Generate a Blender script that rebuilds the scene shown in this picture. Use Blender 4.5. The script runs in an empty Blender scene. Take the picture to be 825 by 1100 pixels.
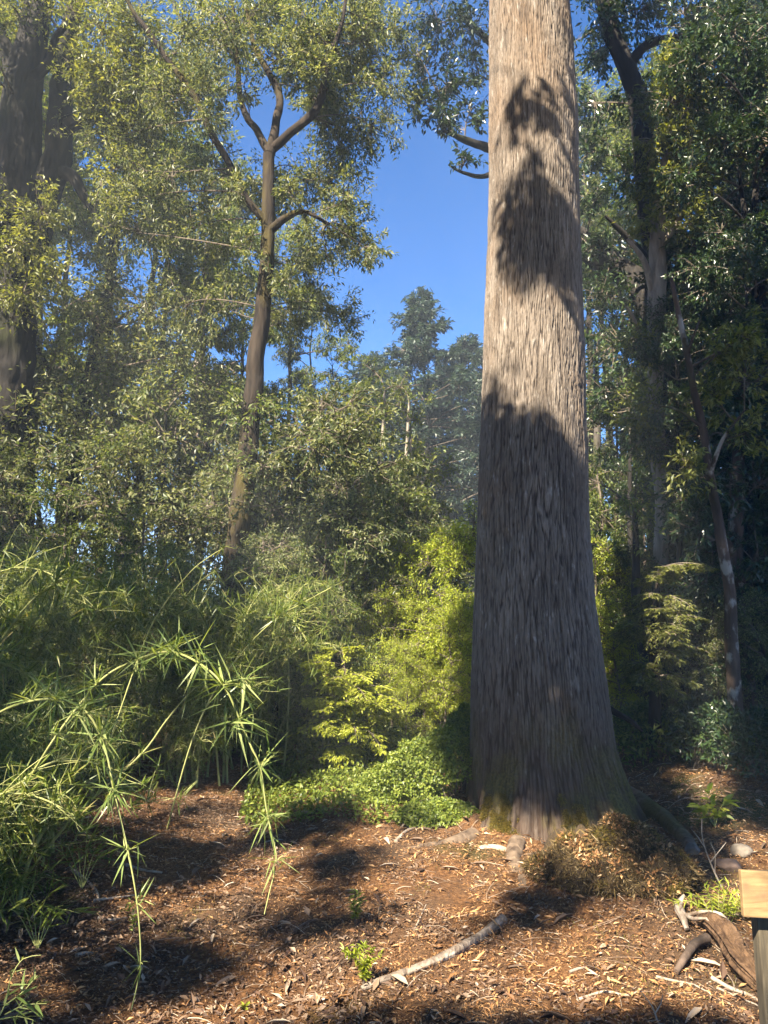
import bpy, math, random
import numpy as np
from math import radians as R

# ------------------------------------------------------------------ camera, sky, sun, exposure
sc = bpy.context.scene
C = sc.collection
F, PITCH, EYE = 800.0, R(7.5), 1.6
cam_d = bpy.data.cameras.new('camera')
cam = bpy.data.objects.new('camera', cam_d)
C.objects.link(cam)
cam_d.sensor_fit = 'VERTICAL'
cam_d.sensor_height = 36.0
cam_d.lens = 36.0 * F / 1100.0
cam_d.clip_start = 0.05
cam_d.clip_end = 3000
cam.location = (0, 0, EYE)
cam.rotation_euler = (R(90) + PITCH, 0, 0)
sc.camera = cam

SUN_EL, SUN_OFF = R(46), R(33)          # sun behind the camera, to its left
S = np.array([-math.cos(SUN_EL) * math.sin(SUN_OFF), -math.cos(SUN_EL) * math.cos(SUN_OFF), math.sin(SUN_EL)])
world = bpy.data.worlds.new('World')
sc.world = world
world.use_nodes = True
wn = world.node_tree.nodes
sky = wn.new('ShaderNodeTexSky')
sky.sky_type = 'NISHITA'
sky.sun_disc = False
sky.sun_elevation = SUN_EL
sky.sun_rotation = math.atan2(S[0], S[1])
sky.altitude = 4000
sky.air_density = 1.0
sky.dust_density = 0.0
sky.ozone_density = 6.5
wn['Background'].inputs[1].default_value = 0.070
hs = wn.new('ShaderNodeHueSaturation')
hs.inputs['Saturation'].default_value = 1.3
world.node_tree.links.new(sky.outputs[0], hs.inputs['Color'])
world.node_tree.links.new(hs.outputs[0], wn['Background'].inputs[0])
sun_d = bpy.data.lights.new('sun', 'SUN')
sun_d.energy = 5.0
sun_d.angle = R(0.5)
sun_d.color = (1.0, 0.89, 0.72)
sun = bpy.data.objects.new('sun', sun_d)
C.objects.link(sun)
sun.rotation_euler = (R(90) - SUN_EL, 0, math.atan2(S[1], S[0]) + R(90))
sun.location = (-10, -14, 20)
sc.view_settings.view_transform = 'Standard'
sc.view_settings.look = 'None'
sc.view_settings.gamma = 1
sc.view_settings.use_curve_mapping = False
sc.view_settings.exposure = 2.3
cy = sc.cycles
cy.max_bounces = 5
cy.diffuse_bounces = 3
cy.glossy_bounces = 2
cy.transmission_bounces = 4
cy.transparent_max_bounces = 4
cy.caustics_reflective = False
cy.caustics_refractive = False
cy.sample_clamp_indirect = 6.0

# ------------------------------------------------------------------ numbers
rng = np.random.default_rng(7)
UP = np.array([0., 0., 1.])
cp, sp = math.cos(PITCH), math.sin(PITCH)


def at(px, py, Y):
    """point seen at photograph position (px, py), Y metres in front of the camera"""
    a, b = (px - 412.5) / F, (550.0 - py) / F
    dy, dz = cp - b * sp, sp + b * cp
    k = Y / dy
    return np.array([a * k, Y, EYE + dz * k])


def pl(pts):
    return np.array([at(*p) for p in pts])


def proj(P):
    x, y, z = P[..., 0], P[..., 1], P[..., 2] - EYE
    d = y * cp + z * sp
    v = -y * sp + z * cp
    d = np.where(np.abs(d) < 1e-6, 1e-6, d)
    return 412.5 + F * x / d, 550 - F * v / d, d


def nrm(v):
    v = np.asarray(v, float)
    return v / np.maximum(np.linalg.norm(v, axis=-1, keepdims=True), 1e-9)


_perm = np.random.default_rng(3).permutation(512)
_grad = nrm(np.random.default_rng(4).normal(size=(512, 3)))


def pn(x, y, z=0.0):
    """gradient noise, about -0.8 .. 0.8"""
    x, y, z = np.broadcast_arrays(np.asarray(x, float), np.asarray(y, float), np.asarray(z, float))
    xi, yi, zi = np.floor(x).astype(int), np.floor(y).astype(int), np.floor(z).astype(int)
    xf, yf, zf = x - xi, y - yi, z - zi
    u, v, w = (t * t * t * (t * (t * 6 - 15) + 10) for t in (xf, yf, zf))
    out = 0
    for i in (0, 1):
        for j in (0, 1):
            for k in (0, 1):
                h = _perm[(xi + i) % 512]
                h = _perm[(h + yi + j) % 512]
                h = _perm[(h + zi + k) % 512]
                g = _grad[h]
                d = g[..., 0] * (xf - i) + g[..., 1] * (yf - j) + g[..., 2] * (zf - k)
                out = out + d * (u if i else 1 - u) * (v if j else 1 - v) * (w if k else 1 - w)
    return out


def fbm(x, y, z=0.0, o=4):
    s, a = 0, 1.0
    for i in range(o):
        s = s + a * pn(x * 2 ** i + 17 * i, y * 2 ** i, z * 2 ** i)
        a *= 0.5
    return s


def sstep(a, b, x):
    t = np.clip((x - a) / (b - a), 0, 1)
    return t * t * (3 - 2 * t)


def rdir(n, g=None):
    return nrm((g or rng).normal(size=(n, 3)))


# ------------------------------------------------------------------ mesh building
class Geo:
    def __init__(self):
        self.V, self.Fc, self.n, self.attr = [], [], 0, []

    def add(self, V, faces, mat=0, attr=None):
        V = np.asarray(V, float).reshape(-1, 3)
        self.V.append(V)
        self.attr.append(np.zeros(len(V)) if attr is None else np.asarray(attr, float).ravel())
        for f in (faces if isinstance(faces, list) else [faces]):
            self.Fc.append((np.asarray(f, np.int64) + self.n, mat))
        self.n += len(V)
        return self

    def mesh(self, name, mats, smooth=False, attr=None):
        V = np.concatenate(self.V)
        me = bpy.data.meshes.new(name)
        me.vertices.add(len(V))
        me.vertices.foreach_set('co', V.astype(np.float32).ravel())
        loops = np.concatenate([f.ravel() for f, m in self.Fc])
        sizes = np.concatenate([np.full(len(f), f.shape[1]) for f, m in self.Fc])
        mi = np.concatenate([np.full(len(f), m) for f, m in self.Fc])
        me.loops.add(len(loops))
        me.loops.foreach_set('vertex_index', loops.astype(np.int32))
        me.polygons.add(len(sizes))
        st = np.concatenate([[0], np.cumsum(sizes)[:-1]])
        me.polygons.foreach_set('loop_start', st.astype(np.int32))
        me.polygons.foreach_set('material_index', mi.astype(np.int32))
        sm = np.full(len(sizes), bool(smooth)) if not isinstance(smooth, (set, tuple, list)) else np.isin(mi, list(smooth))
        me.polygons.foreach_set('use_smooth', sm)
        for m in (mats if isinstance(mats, (list, tuple)) else [mats]):
            me.materials.append(m)
        if attr:
            a = me.attributes.new(attr, 'FLOAT', 'POINT')
            a.data.foreach_set('value', np.concatenate(self.attr).astype(np.float32))
        me.update(calc_edges=True)
        me.validate()
        return me

    def build(self, name, mats, parent=None, smooth=False, attr=None, loc=None):
        o = bpy.data.objects.new(name, self.mesh(name, mats, smooth, attr))
        C.objects.link(o)
        if parent is not None:
            o.parent = parent
        if loc is not None:
            o.location = loc
        return o


def thing(name, label, cat, loc=(0, 0, 0), group=None, rz=0.0):
    o = bpy.data.objects.new(name, None)
    C.objects.link(o)
    o.empty_display_size = 0.1
    o.location = [float(v) for v in loc]
    o.rotation_euler = (0, 0, rz)
    return tag(o, label, cat, group)


def tag(o, label=None, cat=None, group=None, kind=None):
    for k, v in (('label', label), ('category', cat), ('group', group), ('kind', kind)):
        if v:
            o[k] = v
    return o


def dup(root, loc, rz=0.0, scale=1.0, label=None, group=None):
    r = root.copy()
    C.objects.link(r)
    r.location = [float(v) for v in loc]
    r.rotation_euler = (0, 0, rz)
    r.scale = (scale,) * 3 if np.isscalar(scale) else scale
    if label:
        r['label'] = label
    if group:
        r['group'] = group
    for ch in list(root.children):
        c = ch.copy()
        C.objects.link(c)
        c.parent = r
        for g in list(ch.children):
            d = g.copy()
            C.objects.link(d)
            d.parent = c
    return r


def tubes(P, Rd, seg=4):
    """P (T,n,3) centre lines, Rd (T,n) radii -> one batch of tubes"""
    P = np.asarray(P, float)
    if P.ndim == 2:
        P, Rd = P[None], np.asarray(Rd, float)[None]
    T, n, _ = P.shape
    tg = nrm(np.gradient(P, axis=1))
    av = nrm(P[:, -1] - P[:, 0])
    ref = np.where(np.abs(av[:, 2:3]) > 0.8, np.array([[1., 0.13, 0.]]), np.array([[0.1, 0., 1.]]))[:, None, :]
    a = nrm(np.cross(tg, np.broadcast_to(ref, tg.shape)))
    b = np.cross(tg, a)
    th = np.linspace(0, 2 * np.pi, seg, endpoint=False)
    ring = (a[:, :, None, :] * np.cos(th)[None, None, :, None] + b[:, :, None, :] * np.sin(th)[None, None, :, None])
    V = P[:, :, None, :] + ring * np.asarray(Rd)[:, :, None, None]
    i = np.arange(n - 1)[:, None] * seg
    j = np.arange(seg)[None]
    k = (j + 1) % seg
    f = np.stack([i + j, i + k, i + seg + k, i + seg + j], -1).reshape(-1, 4)
    f = (np.arange(T)[:, None, None] * (n * seg) + f[None]).reshape(-1, 4)
    return V.reshape(-1, 3), f


def smooth_path(pts, rad, step=0.12, wob=0.0, g=None):
    """Catmull-Rom resample of a path with radii"""
    pts, rad = np.asarray(pts, float), np.asarray(rad, float)
    Q = np.concatenate([pts[:1] * 2 - pts[1:2], pts, pts[-1:] * 2 - pts[-2:-1]])
    out, ro = [], []
    for i in range(len(pts) - 1):
        n = max(2, int(np.linalg.norm(pts[i + 1] - pts[i]) / step))
        t = np.linspace(0, 1, n, endpoint=(i == len(pts) - 2))[:, None]
        a, b, c, d = Q[i:i + 4]
        out.append(0.5 * (2 * b + (c - a) * t + (2 * a - 5 * b + 4 * c - d) * t * t + (3 * b - a - 3 * c + d) * t ** 3))
        ro.append(rad[i] + (rad[i + 1] - rad[i]) * t[:, 0])
    P, r = np.concatenate(out), np.concatenate(ro)
    if wob:
        s = np.cumsum(np.r_[0, np.linalg.norm(np.diff(P, axis=0), axis=1)])
        k = (g or rng).uniform(0, 90)
        P = P + wob * np.stack([pn(s * 1.3, k), pn(s * 1.3, k + 9), pn(s * 1.3, k + 20) * 0.5], -1) * np.minimum(1, s * 2)[:, None]
    return P, r


def bark_tube(P, r, seg=14, amp=0.12, freq=6.0, ridge=0.0, rk=3.0):
    """tube with knobbly, fissured skin"""
    V, f = tubes(P, r, seg)
    V3 = V.reshape(len(P), seg, 3)
    d = V3 - P[:, None]
    q = V3
    n = pn(q[..., 0] * freq, q[..., 1] * freq, q[..., 2] * freq * 0.4) + 0.5 * pn(q[..., 0] * freq * 3, q[..., 1] * freq * 3, q[..., 2] * freq)
    if ridge:
        th = np.linspace(0, 2 * np.pi, seg, endpoint=False)[None]
        s = np.cumsum(np.r_[0, np.linalg.norm(np.diff(P, axis=0), axis=1)])[:, None]
        w = pn(np.cos(th) * rk, np.sin(th) * rk, s * 1.1 + 5) + .6 * pn(np.cos(th) * rk * 2.3, np.sin(th) * rk * 2.3, s * 3)
        n = n + ridge / amp * (np.abs(w) * 2 - .5)
    V3 = P[:, None] + d * (1 + amp * n)[..., None]
    return V3.reshape(-1, 3), f


LEAF4 = (np.array([[0, 0, 0], [.45, -.5, .07], [1, 0, -.06], [.45, .5, .07]]), [np.array([[0, 1, 2, 3]])])
LEAF6 = (np.array([[0, 0, 0], [.3, -.46, .08], [.68, -.36, .05], [1, 0, -.1], [.68, .36, .05], [.3, .46, .08]]),
         [np.array([[0, 1, 2, 3], [0, 3, 4, 5]])])
BLADE = (np.array([[0, 0, 0], [.22, -.5, .03], [.22, .5, .03], [.6, -.4, -.02], [.6, .4, -.02], [1, 0, -.09]]),
         [np.array([[0, 1, 2]]), np.array([[1, 3, 4, 2]]), np.array([[3, 5, 4]])])


def leaves(pos, d, n, L, Wd, tmpl=LEAF4):
    pos, d = np.asarray(pos, float), nrm(d)
    s = nrm(np.cross(d, n))
    n2 = np.cross(s, d)
    t, fs = tmpl
    L = np.broadcast_to(L, (len(pos),))[:, None, None]
    Wd = np.broadcast_to(Wd, (len(pos),))[:, None, None]
    V = pos[:, None] + t[None, :, 0:1] * L * d[:, None] + t[None, :, 1:2] * Wd * s[:, None] + t[None, :, 2:3] * L * n2[:, None]
    k = len(t)
    off = (np.arange(len(pos)) * k)[:, None, None]
    return V.reshape(-1, 3), [(off + f[None]).reshape(-1, f.shape[1]) for f in fs]


def bez(s, p, up=0.15, wig=0.12, n=6, g=None):
    """batch of curved twigs s -> p"""
    g = g or rng
    ln = np.linalg.norm(p - s, axis=1, keepdims=True)
    c = s + (p - s) * 0.5 + UP * up * ln + g.normal(size=s.shape) * wig * ln
    t = np.linspace(0, 1, n)[None, :, None]
    return (1 - t) ** 2 * s[:, None] + 2 * t * (1 - t) * c[:, None] + t * t * p[:, None]


def crown(geo, skel, srad, lobes, per=24, L=0.1, aspect=0.38, droop=0.35, spread=0.22, tmpl=LEAF4, g=None,
          limb_r=0.017, twig_r=0.008, mw=0, ml=1, flat=0.8, along=0.55):
    """branches out to lobes, twigs through each lobe, leaves on the twigs.
    lobes: (centre, radius or 3 radii, twig count)"""
    g = g or rng
    skel, srad = np.asarray(skel), np.asarray(srad)
    for c, r, nt in lobes:
        c = np.asarray(c, float)
        r3 = np.broadcast_to(np.asarray(r, float), (3,))
        dd = np.linalg.norm(skel - c, axis=1) + 0.6 * np.maximum(0, skel[:, 2] - c[2] + 0.3) + g.uniform(0, .3, len(skel))
        i = int(np.argmin(dd))
        B = bez(skel[i][None], c[None], 0.1, 0.12, 9, g)[0]
        ln = np.linalg.norm(c - skel[i])
        r0 = min(srad[i] * 0.7, limb_r * (0.5 + 0.5 * ln))
        geo.add(*tubes(B, np.linspace(r0, max(0.35 * r0, twig_r), 9), 6), mat=mw)
        u = rdir(nt, g) * (g.uniform(0, 1, (nt, 1)) ** 0.45)
        tgt = c + u * r3 * (1 + 0.35 * pn(u[:, 0] * 2 + c[0], u[:, 1] * 2 + c[1], u[:, 2] * 2 + c[2]))[:, None]
        src = B[2:]
        k = np.argmin(((tgt[:, None] - src[None]) ** 2).sum(-1) + g.uniform(0, .12, (nt, len(src))), axis=1)
        tw = bez(src[k], tgt, 0.12, 0.16, 6, g)
        geo.add(*tubes(tw, np.linspace(twig_r, twig_r * 0.3, 6)[None].repeat(nt, 0), 3), mat=mw)
        N = nt * per
        ti = np.repeat(np.arange(nt), per)
        t = 1 - along * g.uniform(0, 1, N) ** 1.3
        q = t * 5
        a = np.clip(q.astype(int), 0, 4)
        fr = (q - a)[:, None]
        base = tw[ti, a] * (1 - fr) + tw[ti, a + 1] * fr
        base = base + rdir(N, g) * (spread * r3.mean() * g.uniform(0, 1, (N, 1)) ** 0.7) * np.array([1, 1, flat])
        td = nrm(tw[:, -1] - tw[:, 2])[ti]
        d = nrm(td * 0.6 + rdir(N, g) * 0.9 - UP * droop)
        nn = nrm(UP * flat + rdir(N, g) * 0.75 + S * 0.25)
        LL = L * g.uniform(0.42, 1.3, N)
        geo.add(*leaves(base, d, nn, LL, LL * aspect, tmpl), mat=ml)
    return geo


# ------------------------------------------------------------------ materials
def newmat(name):
    m = bpy.data.materials.new(name)
    m.use_nodes = True
    nt = m.node_tree
    b = nt.nodes['Principled BSDF']
    return m, nt, b


def ramp(nt, stops, src=None):
    r = nt.nodes.new('ShaderNodeValToRGB')
    e = r.color_ramp.elements
    while len(e) < len(stops):
        e.new(0.5)
    for el, (p, c) in zip(e, stops):
        el.position = p
        el.color = (*c, 1) if not np.isscalar(c) else (c, c, c, 1)
    if src:
        nt.links.new(src, r.inputs[0])
    return r.outputs[0]


def noise(nt, scale, detail=4, stretch=(1, 1, 1), coord='Object', rough=0.55, dist=0.0):
    tc = nt.nodes.new('ShaderNodeTexCoord')
    mp = nt.nodes.new('ShaderNodeMapping')
    mp.inputs['Scale'].default_value = stretch
    n = nt.nodes.new('ShaderNodeTexNoise')
    n.inputs['Scale'].default_value = scale
    n.inputs['Detail'].default_value = detail
    n.inputs['Roughness'].default_value = rough
    n.inputs['Distortion'].default_value = dist
    nt.links.new(tc.outputs[coord], mp.inputs[0])
    nt.links.new(mp.outputs[0], n.inputs['Vector'])
    return n.outputs['Fac']


def mix(nt, fac, a, b, mode='MIX'):
    m = nt.nodes.new('ShaderNodeMix')
    m.data_type = 'RGBA'
    m.blend_type = mode
    for sock, v in ((m.inputs[0], fac), (m.inputs[6], a), (m.inputs[7], b)):
        if hasattr(v, 'is_linked'):
            nt.links.new(v, sock)
        elif np.isscalar(v):
            sock.default_value = v
        else:
            sock.default_value = (*v, 1)
    return m.outputs[2]


def bump(nt, b, h, strength=0.5, dist=0.01):
    n = nt.nodes.new('ShaderNodeBump')
    n.inputs['Strength'].default_value = strength
    n.inputs['Distance'].default_value = dist
    nt.links.new(h, n.inputs['Height'])
    nt.links.new(n.outputs[0], b.inputs['Normal'])


def leaf_mat(name, stops, trans=0.4, tint=(1.25, 1.2, 0.45), rough=0.42, spec=0.5, objvar=0.0):
    m, nt, b = newmat(name)
    g = nt.nodes.new('ShaderNodeNewGeometry')
    col = ramp(nt, stops, g.outputs['Random Per Island'])
    if objvar:
        oi = nt.nodes.new('ShaderNodeObjectInfo')
        v = ramp(nt, [(0, (1 - objvar, 1 - objvar * .8, 1 - objvar * .7)), (0.5, (1, 1, 1)), (1, (1 + objvar, 1 + objvar * .7, 1))], oi.outputs['Random'])
        col = mix(nt, 1.0, col, v, 'MULTIPLY')
    nt.links.new(col, b.inputs['Base Color'])
    b.inputs['Roughness'].default_value = rough
    b.inputs['Specular IOR Level'].default_value = spec
    t = nt.nodes.new('ShaderNodeBsdfTranslucent')
    nt.links.new(mix(nt, 1.0, col, tint, 'MULTIPLY'), t.inputs[0])
    ms = nt.nodes.new('ShaderNodeMixShader')
    ms.inputs[0].default_value = trans
    nt.links.new(b.outputs[0], ms.inputs[1])
    nt.links.new(t.outputs[0], ms.inputs[2])
    nt.links.new(ms.outputs[0], nt.nodes['Material Output'].inputs['Surface'])
    return m


def bark_mat(name, dark, light, moss=None, mossy=(0.5, 0.65), scale=9, lichen=None):
    m, nt, b = newmat(name)
    f = noise(nt, scale, 6, (1, 1, 0.22), dist=0.6)
    col = ramp(nt, [(0.32, dark), (0.68, light)], f)
    if lichen:
        l = ramp(nt, [(0.56, 0.0), (0.63, 1.0)], noise(nt, 5.5, 5, (1, 1, 0.6)))
        col = mix(nt, l, col, lichen)
    if moss:
        mf = ramp(nt, [(mossy[0], 0.0), (mossy[1], 1.0)], noise(nt, 1.7, 5, (1, 1, 0.5)))
        mc = mix(nt, noise(nt, 60, 3), moss, tuple(c * 0.45 for c in moss))
        col = mix(nt, mf, col, mc)
    nt.links.new(col, b.inputs['Base Color'])
    b.inputs['Roughness'].default_value = 0.92
    b.inputs['Specular IOR Level'].default_value = 0.2
    bump(nt, b, f, 0.8, 0.03)
    return m


M = {}
M['leaf_canopy'] = leaf_mat('leaf_canopy', [(0, (.05, .078, .026)), (.5, (.145, .172, .066)), (1, (.33, .335, .165))], 0.48, tint=(1.25, 1.2, .55), rough=.43, spec=.45)
M['leaf_olive'] = leaf_mat('leaf_olive', [(0, (.075, .095, .022)), (.5, (.175, .195, .048)), (1, (.31, .31, .10))], 0.48, rough=.42)
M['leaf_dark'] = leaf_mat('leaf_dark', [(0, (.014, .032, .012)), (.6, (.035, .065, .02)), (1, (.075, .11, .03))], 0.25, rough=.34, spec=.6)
M['leaf_forest'] = leaf_mat('leaf_forest', [(0, (.055, .09, .02)), (.5, (.13, .175, .038)), (1, (.26, .28, .08))], 0.45, rough=.48, objvar=.25)
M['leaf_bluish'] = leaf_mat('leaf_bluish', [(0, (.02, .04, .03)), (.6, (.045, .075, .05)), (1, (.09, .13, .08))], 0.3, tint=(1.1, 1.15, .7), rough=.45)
M['leaf_yellow'] = leaf_mat('leaf_yellow', [(0, (.22, .27, .025)), (.5, (.38, .42, .05)), (1, (.55, .56, .10))], 0.45, rough=.45)
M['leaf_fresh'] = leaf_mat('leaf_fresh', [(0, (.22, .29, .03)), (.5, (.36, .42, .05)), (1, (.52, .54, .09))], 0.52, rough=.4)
M['leaf_bamboo'] = leaf_mat('leaf_bamboo', [(0, (.055, .09, .014)), (.5, (.125, .175, .028)), (.92, (.25, .28, .06)), (1, (.32, .26, .11))], 0.42, rough=.42)
M['leaf_bamboo_pale'] = leaf_mat('leaf_bamboo_pale', [(0, (.12, .18, .04)), (.5, (.24, .31, .09)), (1, (.40, .44, .17))], 0.38, rough=.4)
M['leaf_vine'] = leaf_mat('leaf_vine', [(0, (.08, .12, .018)), (.5, (.17, .225, .032)), (1, (.31, .35, .065))], 0.4, rough=.45)
M['litter'] = leaf_mat('litter', [(0, (.09, .042, .018)), (.3, (.23, .108, .040)), (.6, (.43, .225, .09)), (.9, (.50, .30, .13)), (1, (.56, .42, .27))], 0.1, tint=(1.1, .9, .6), rough=.6, spec=.35)
M['litter_brown'] = leaf_mat('litter_brown', [(0, (.05, .028, .018)), (.35, (.12, .07, .045)), (.75, (.22, .14, .085)), (.95, (.31, .22, .15)), (1, (.42, .34, .26))], 0.08, tint=(1.1, .9, .6), rough=.6, spec=.3)
M['litter_moss'] = leaf_mat('litter_moss', [(0, (.06, .055, .014)), (.5, (.16, .135, .03)), (1, (.30, .25, .06))], 0.25, rough=.7, spec=.2)
M['culm'] = bark_mat('culm', (.22, .24, .07), (.42, .42, .17), scale=4)
M['twig'] = bark_mat('twig', (.07, .055, .04), (.20, .165, .125), scale=14)
M['twig_pale'] = bark_mat('twig_pale', (.17, .14, .11), (.38, .33, .27), scale=14)
M['bark_grey'] = bark_mat('bark_grey', (.022, .019, .016), (.11, .095, .08), (.08, .085, .02), (.52, .66))
M['bark_dark'] = bark_mat('bark_dark', (.010, .009, .008), (.038, .033, .028), (.03, .034, .01), (.55, .7))  # dark bark, darkened further to stand in for shade on the far-left trunks
M['bark_mossy'] = bark_mat('bark_mossy', (.013, .010, .008), (.048, .036, .026), (.10, .08, .018), (.50, .66))
M['bark_lichen'] = bark_mat('bark_lichen', (.035, .026, .02), (.14, .10, .075), (.08, .085, .025), (.55, .7), lichen=(.36, .33, .28))
M['dead_wood'] = bark_mat('dead_wood', (.24, .18, .13), (.52, .45, .36), scale=16)
M['rot_wood'] = bark_mat('rot_wood', (.035, .020, .012), (.15, .09, .05), scale=26)
M['branch_wood'] = bark_mat('branch_wood', (.10, .07, .05), (.34, .28, .22), scale=22, lichen=(.46, .42, .36))

# ------------------------------------------------------------------ ground
TY = 6.0                                                  # distance of the old tree
tx0 = at(582, 880, TY)[0]
mound_c = at(660, 930, 4.5)[:2]


def gz(x, y):
    x, y = np.asarray(x, float), np.asarray(y, float)
    near = np.exp(-((x / 9) ** 2 + ((y - 5) / 9) ** 2))
    z = 0.11 * pn(x * 0.55, y * 0.55, 2.2) + 0.045 * pn(x * 1.7, y * 1.7, 5) + 0.032 * pn(x * 5, y * 5, 8) + 0.014 * pn(x * 14, y * 14, 3)
    z = z * (0.35 + 0.65 * near)
    z = z + 0.03 * np.exp(-(((x - tx0) / 1.25) ** 2 + ((y - TY) / 1.3) ** 2))
    rt = np.hypot(x - tx0, y - TY)
    z = z + .10 * np.exp(-((rt - .62) / .22) ** 2) * (.7 + .9 * pn(x * 4, y * 4, 6))     # soil and litter banked against the foot of the tree
    dx, dy = (x - mound_c[0]) / 0.52, (y - mound_c[1]) / 0.42
    z = z + 0.10 * np.exp(-(dx * dx + dy * dy) ** 1.5)
    z = z + 0.20 * sstep(1.6, 3.2, x) * sstep(3.0, 5.5, y) * (1 - sstep(12, 20, y))
    z = z - 0.06 * np.exp(-((x + 0.75 + 0.12 * (y - 4)) / 0.45) ** 2) * (1 - sstep(9, 12, y))   # trodden hollow of the path
    z = z + 0.10 * sstep(-1.6, -3, x)
    far = np.hypot(x, y)
    z = z + sstep(40, 160, far) * (1.5 * pn(x * 0.02, y * 0.02, 1) - 1.5)
    return z


def gat(px, py):
    Y = 5.0
    a, b = (px - 412.5) / F, (550.0 - py) / F
    dy, dz = cp - b * sp, sp + b * cp
    for _ in range(40):
        k = Y / dy
        z = float(gz(a * k, Y))
        Y = 0.5 * Y + 0.5 * (z - EYE) / dz * dy
    return np.array([a * Y / dy, Y, float(gz(a * Y / dy, Y))])


def on(x, y, dz=0.0):
    return np.array([x, y, float(gz(x, y)) + dz])


def axis(lo, hi, fine, n_far, far):
    mid = np.arange(lo, hi + 1e-6, fine)
    t = np.linspace(0, 1, n_far + 1)[1:]
    out = far * (t ** 3) + t * 3
    return np.concatenate([(lo - out)[::-1], mid, hi + out])


gxs, gys = axis(-4.5, 5.0, 0.03, 40, 200), axis(1.2, 9.0, 0.03, 40, 200)
GX, GY = np.meshgrid(gxs, gys)
GZ = gz(GX, GY)
ny, nx = GX.shape
ii = (np.arange(ny - 1)[:, None] * nx + np.arange(nx - 1)[None])
g0 = Geo().add(np.stack([GX, GY, GZ], -1), np.stack([ii, ii + 1, ii + nx + 1, ii + nx], -1).reshape(-1, 4))
m, nt, b = newmat('forest_floor')
c1 = ramp(nt, [(.30, (.045, .024, .014)), (.48, (.16, .078, .034)), (.62, (.27, .135, .055)), (.8, (.36, .22, .11))], noise(nt, 38, 8, rough=.7))
c2 = ramp(nt, [(.35, (.06, .038, .025)), (.7, (.19, .12, .07))], noise(nt, 70, 6, rough=.7))
c3 = ramp(nt, [(.3, (.03, .045, .012)), (.7, (.09, .10, .03))], noise(nt, 45, 6, rough=.7))
f1 = ramp(nt, [(.42, 0.0), (.6, 1.0)], noise(nt, 0.9, 5))
f2 = ramp(nt, [(.56, 0.0), (.66, 1.0)], noise(nt, 0.55, 5))
col = mix(nt, f2, mix(nt, f1, c1, c2), c3)
nt.links.new(col, b.inputs['Base Color'])
b.inputs['Roughness'].default_value = 0.95
b.inputs['Specular IOR Level'].default_value = 0.15
bump(nt, b, noise(nt, 55, 8, rough=.75), 1.0, 0.03)
ground = g0.build('ground', m, smooth=True)
tag(ground, kind='structure')

# ------------------------------------------------------------------ the old tree
rows = [(-60, 527, 610), (0, 524, 612), (60, 524, 616), (130, 523.5, 621), (200, 523.5, 623), (260, 523, 624), (350, 519, 627), (450, 515, 630),
        (550, 511, 633), (650, 508, 640), (740, 504, 653), (800, 503, 660), (850, 501, 671), (890, 498, 682), (930, 494, 690)]
tz = np.array([at(0, r[0], TY)[2] for r in rows])[::-1]
tl = np.array([at(r[1], r[0], TY)[0] for r in rows])[::-1]
tr = np.array([at(r[2], r[0], TY)[0] for r in rows])[::-1]
tz = np.r_[-0.6, tz, 11, 15, 19]
tl = np.r_[tl[0] - .03, tl, tl[-1] + .06, tl[-1] + .14, tl[-1] + .27]
tr = np.r_[tr[0] + .05, tr, tr[-1] - .04, tr[-1] - .09, tr[-1] - .16]


def trunk_c(z):
    return np.interp(z, tz, (tl + tr) / 2), np.interp(z, tz, (tr - tl) / 2)


buttress = [(-2.05, .16, .42, .30), (-1.45, .10, .28, .24), (-0.95, .12, .34, .30), (-0.25, .10, .35, .24), (2.6, .06, .4, .3), (1.4, .2, .5, .4), (3.9, .05, .3, .3)]


def trunk_surface(th, z):
    cx, rr = trunk_c(z)
    rr = rr * .965
    q = 0
    for a, A, w, h in buttress:
        d = (th - a + np.pi) % (2 * np.pi) - np.pi
        q = q + A * np.exp(-(d / w) ** 2) * np.exp(-np.maximum(z - 0.05, -0.1) / h)
    rr = rr * (1 + 0.02 * pn(np.cos(th) * 1.5, np.sin(th) * 1.5, z * 0.8)) + q
    # buttress folds running down
    fold = pn(np.cos(th) * 3.2, np.sin(th) * 3.2, z * 0.5 + 4)
    rr = rr + 0.05 * fold * np.exp(-np.maximum(z, 0) / 0.8) + .10 * pn(np.cos(th) * 5.5 + 9, np.sin(th) * 5.5, z * .8) * np.exp(-np.maximum(z, 0) / .28)
    # fissured bark
    a, bb = np.cos(th) * 0.42, np.sin(th) * 0.42
    wx = 0.010 * pn(a * 6, bb * 6, z * 3)
    n1 = pn((a + wx) * 58, (bb + wx) * 58, z * 3.0)
    n2 = pn((a - wx) * 110, (bb - wx) * 110, z * 8 + 7)
    n3 = pn(a * 90, bb * 90, z * 34)
    crack = 1 - sstep(0.015, 0.15, np.abs(n1))
    crack2 = 1 - sstep(0.015, 0.17, np.abs(n2))
    deep = 0.85 + 0.3 * pn(a * 3, bb * 3, z * 0.9 + 3) + 0.5 * np.exp(-np.maximum(z - .3, 0) / .8)
    fis = np.clip(.72 * crack * deep + 0.42 * crack2, 0, 1)
    rr = rr - 0.011 * deep * crack - 0.0045 * crack2 + 0.003 * n3 + 0.005 * n1
    plate = sstep(.05, .3, pn(a * 16, bb * 16, z * 5.5 + 2)) * .5 + .22 * pn(a * 60, bb * 60, z * 22)
    rr = rr + .006 * plate + .012 * pn(a * 5, bb * 5, z * 1.6 + 1)
    rr = rr - .03 * (1 - sstep(0.0, .09, np.abs(pn(a * 8 + 3, bb * 8, z * .55)))) * np.exp(-np.maximum(z - .1, 0) / .5)
    return cx + np.cos(th) * rr, TY + np.sin(th) * rr, fis


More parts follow.
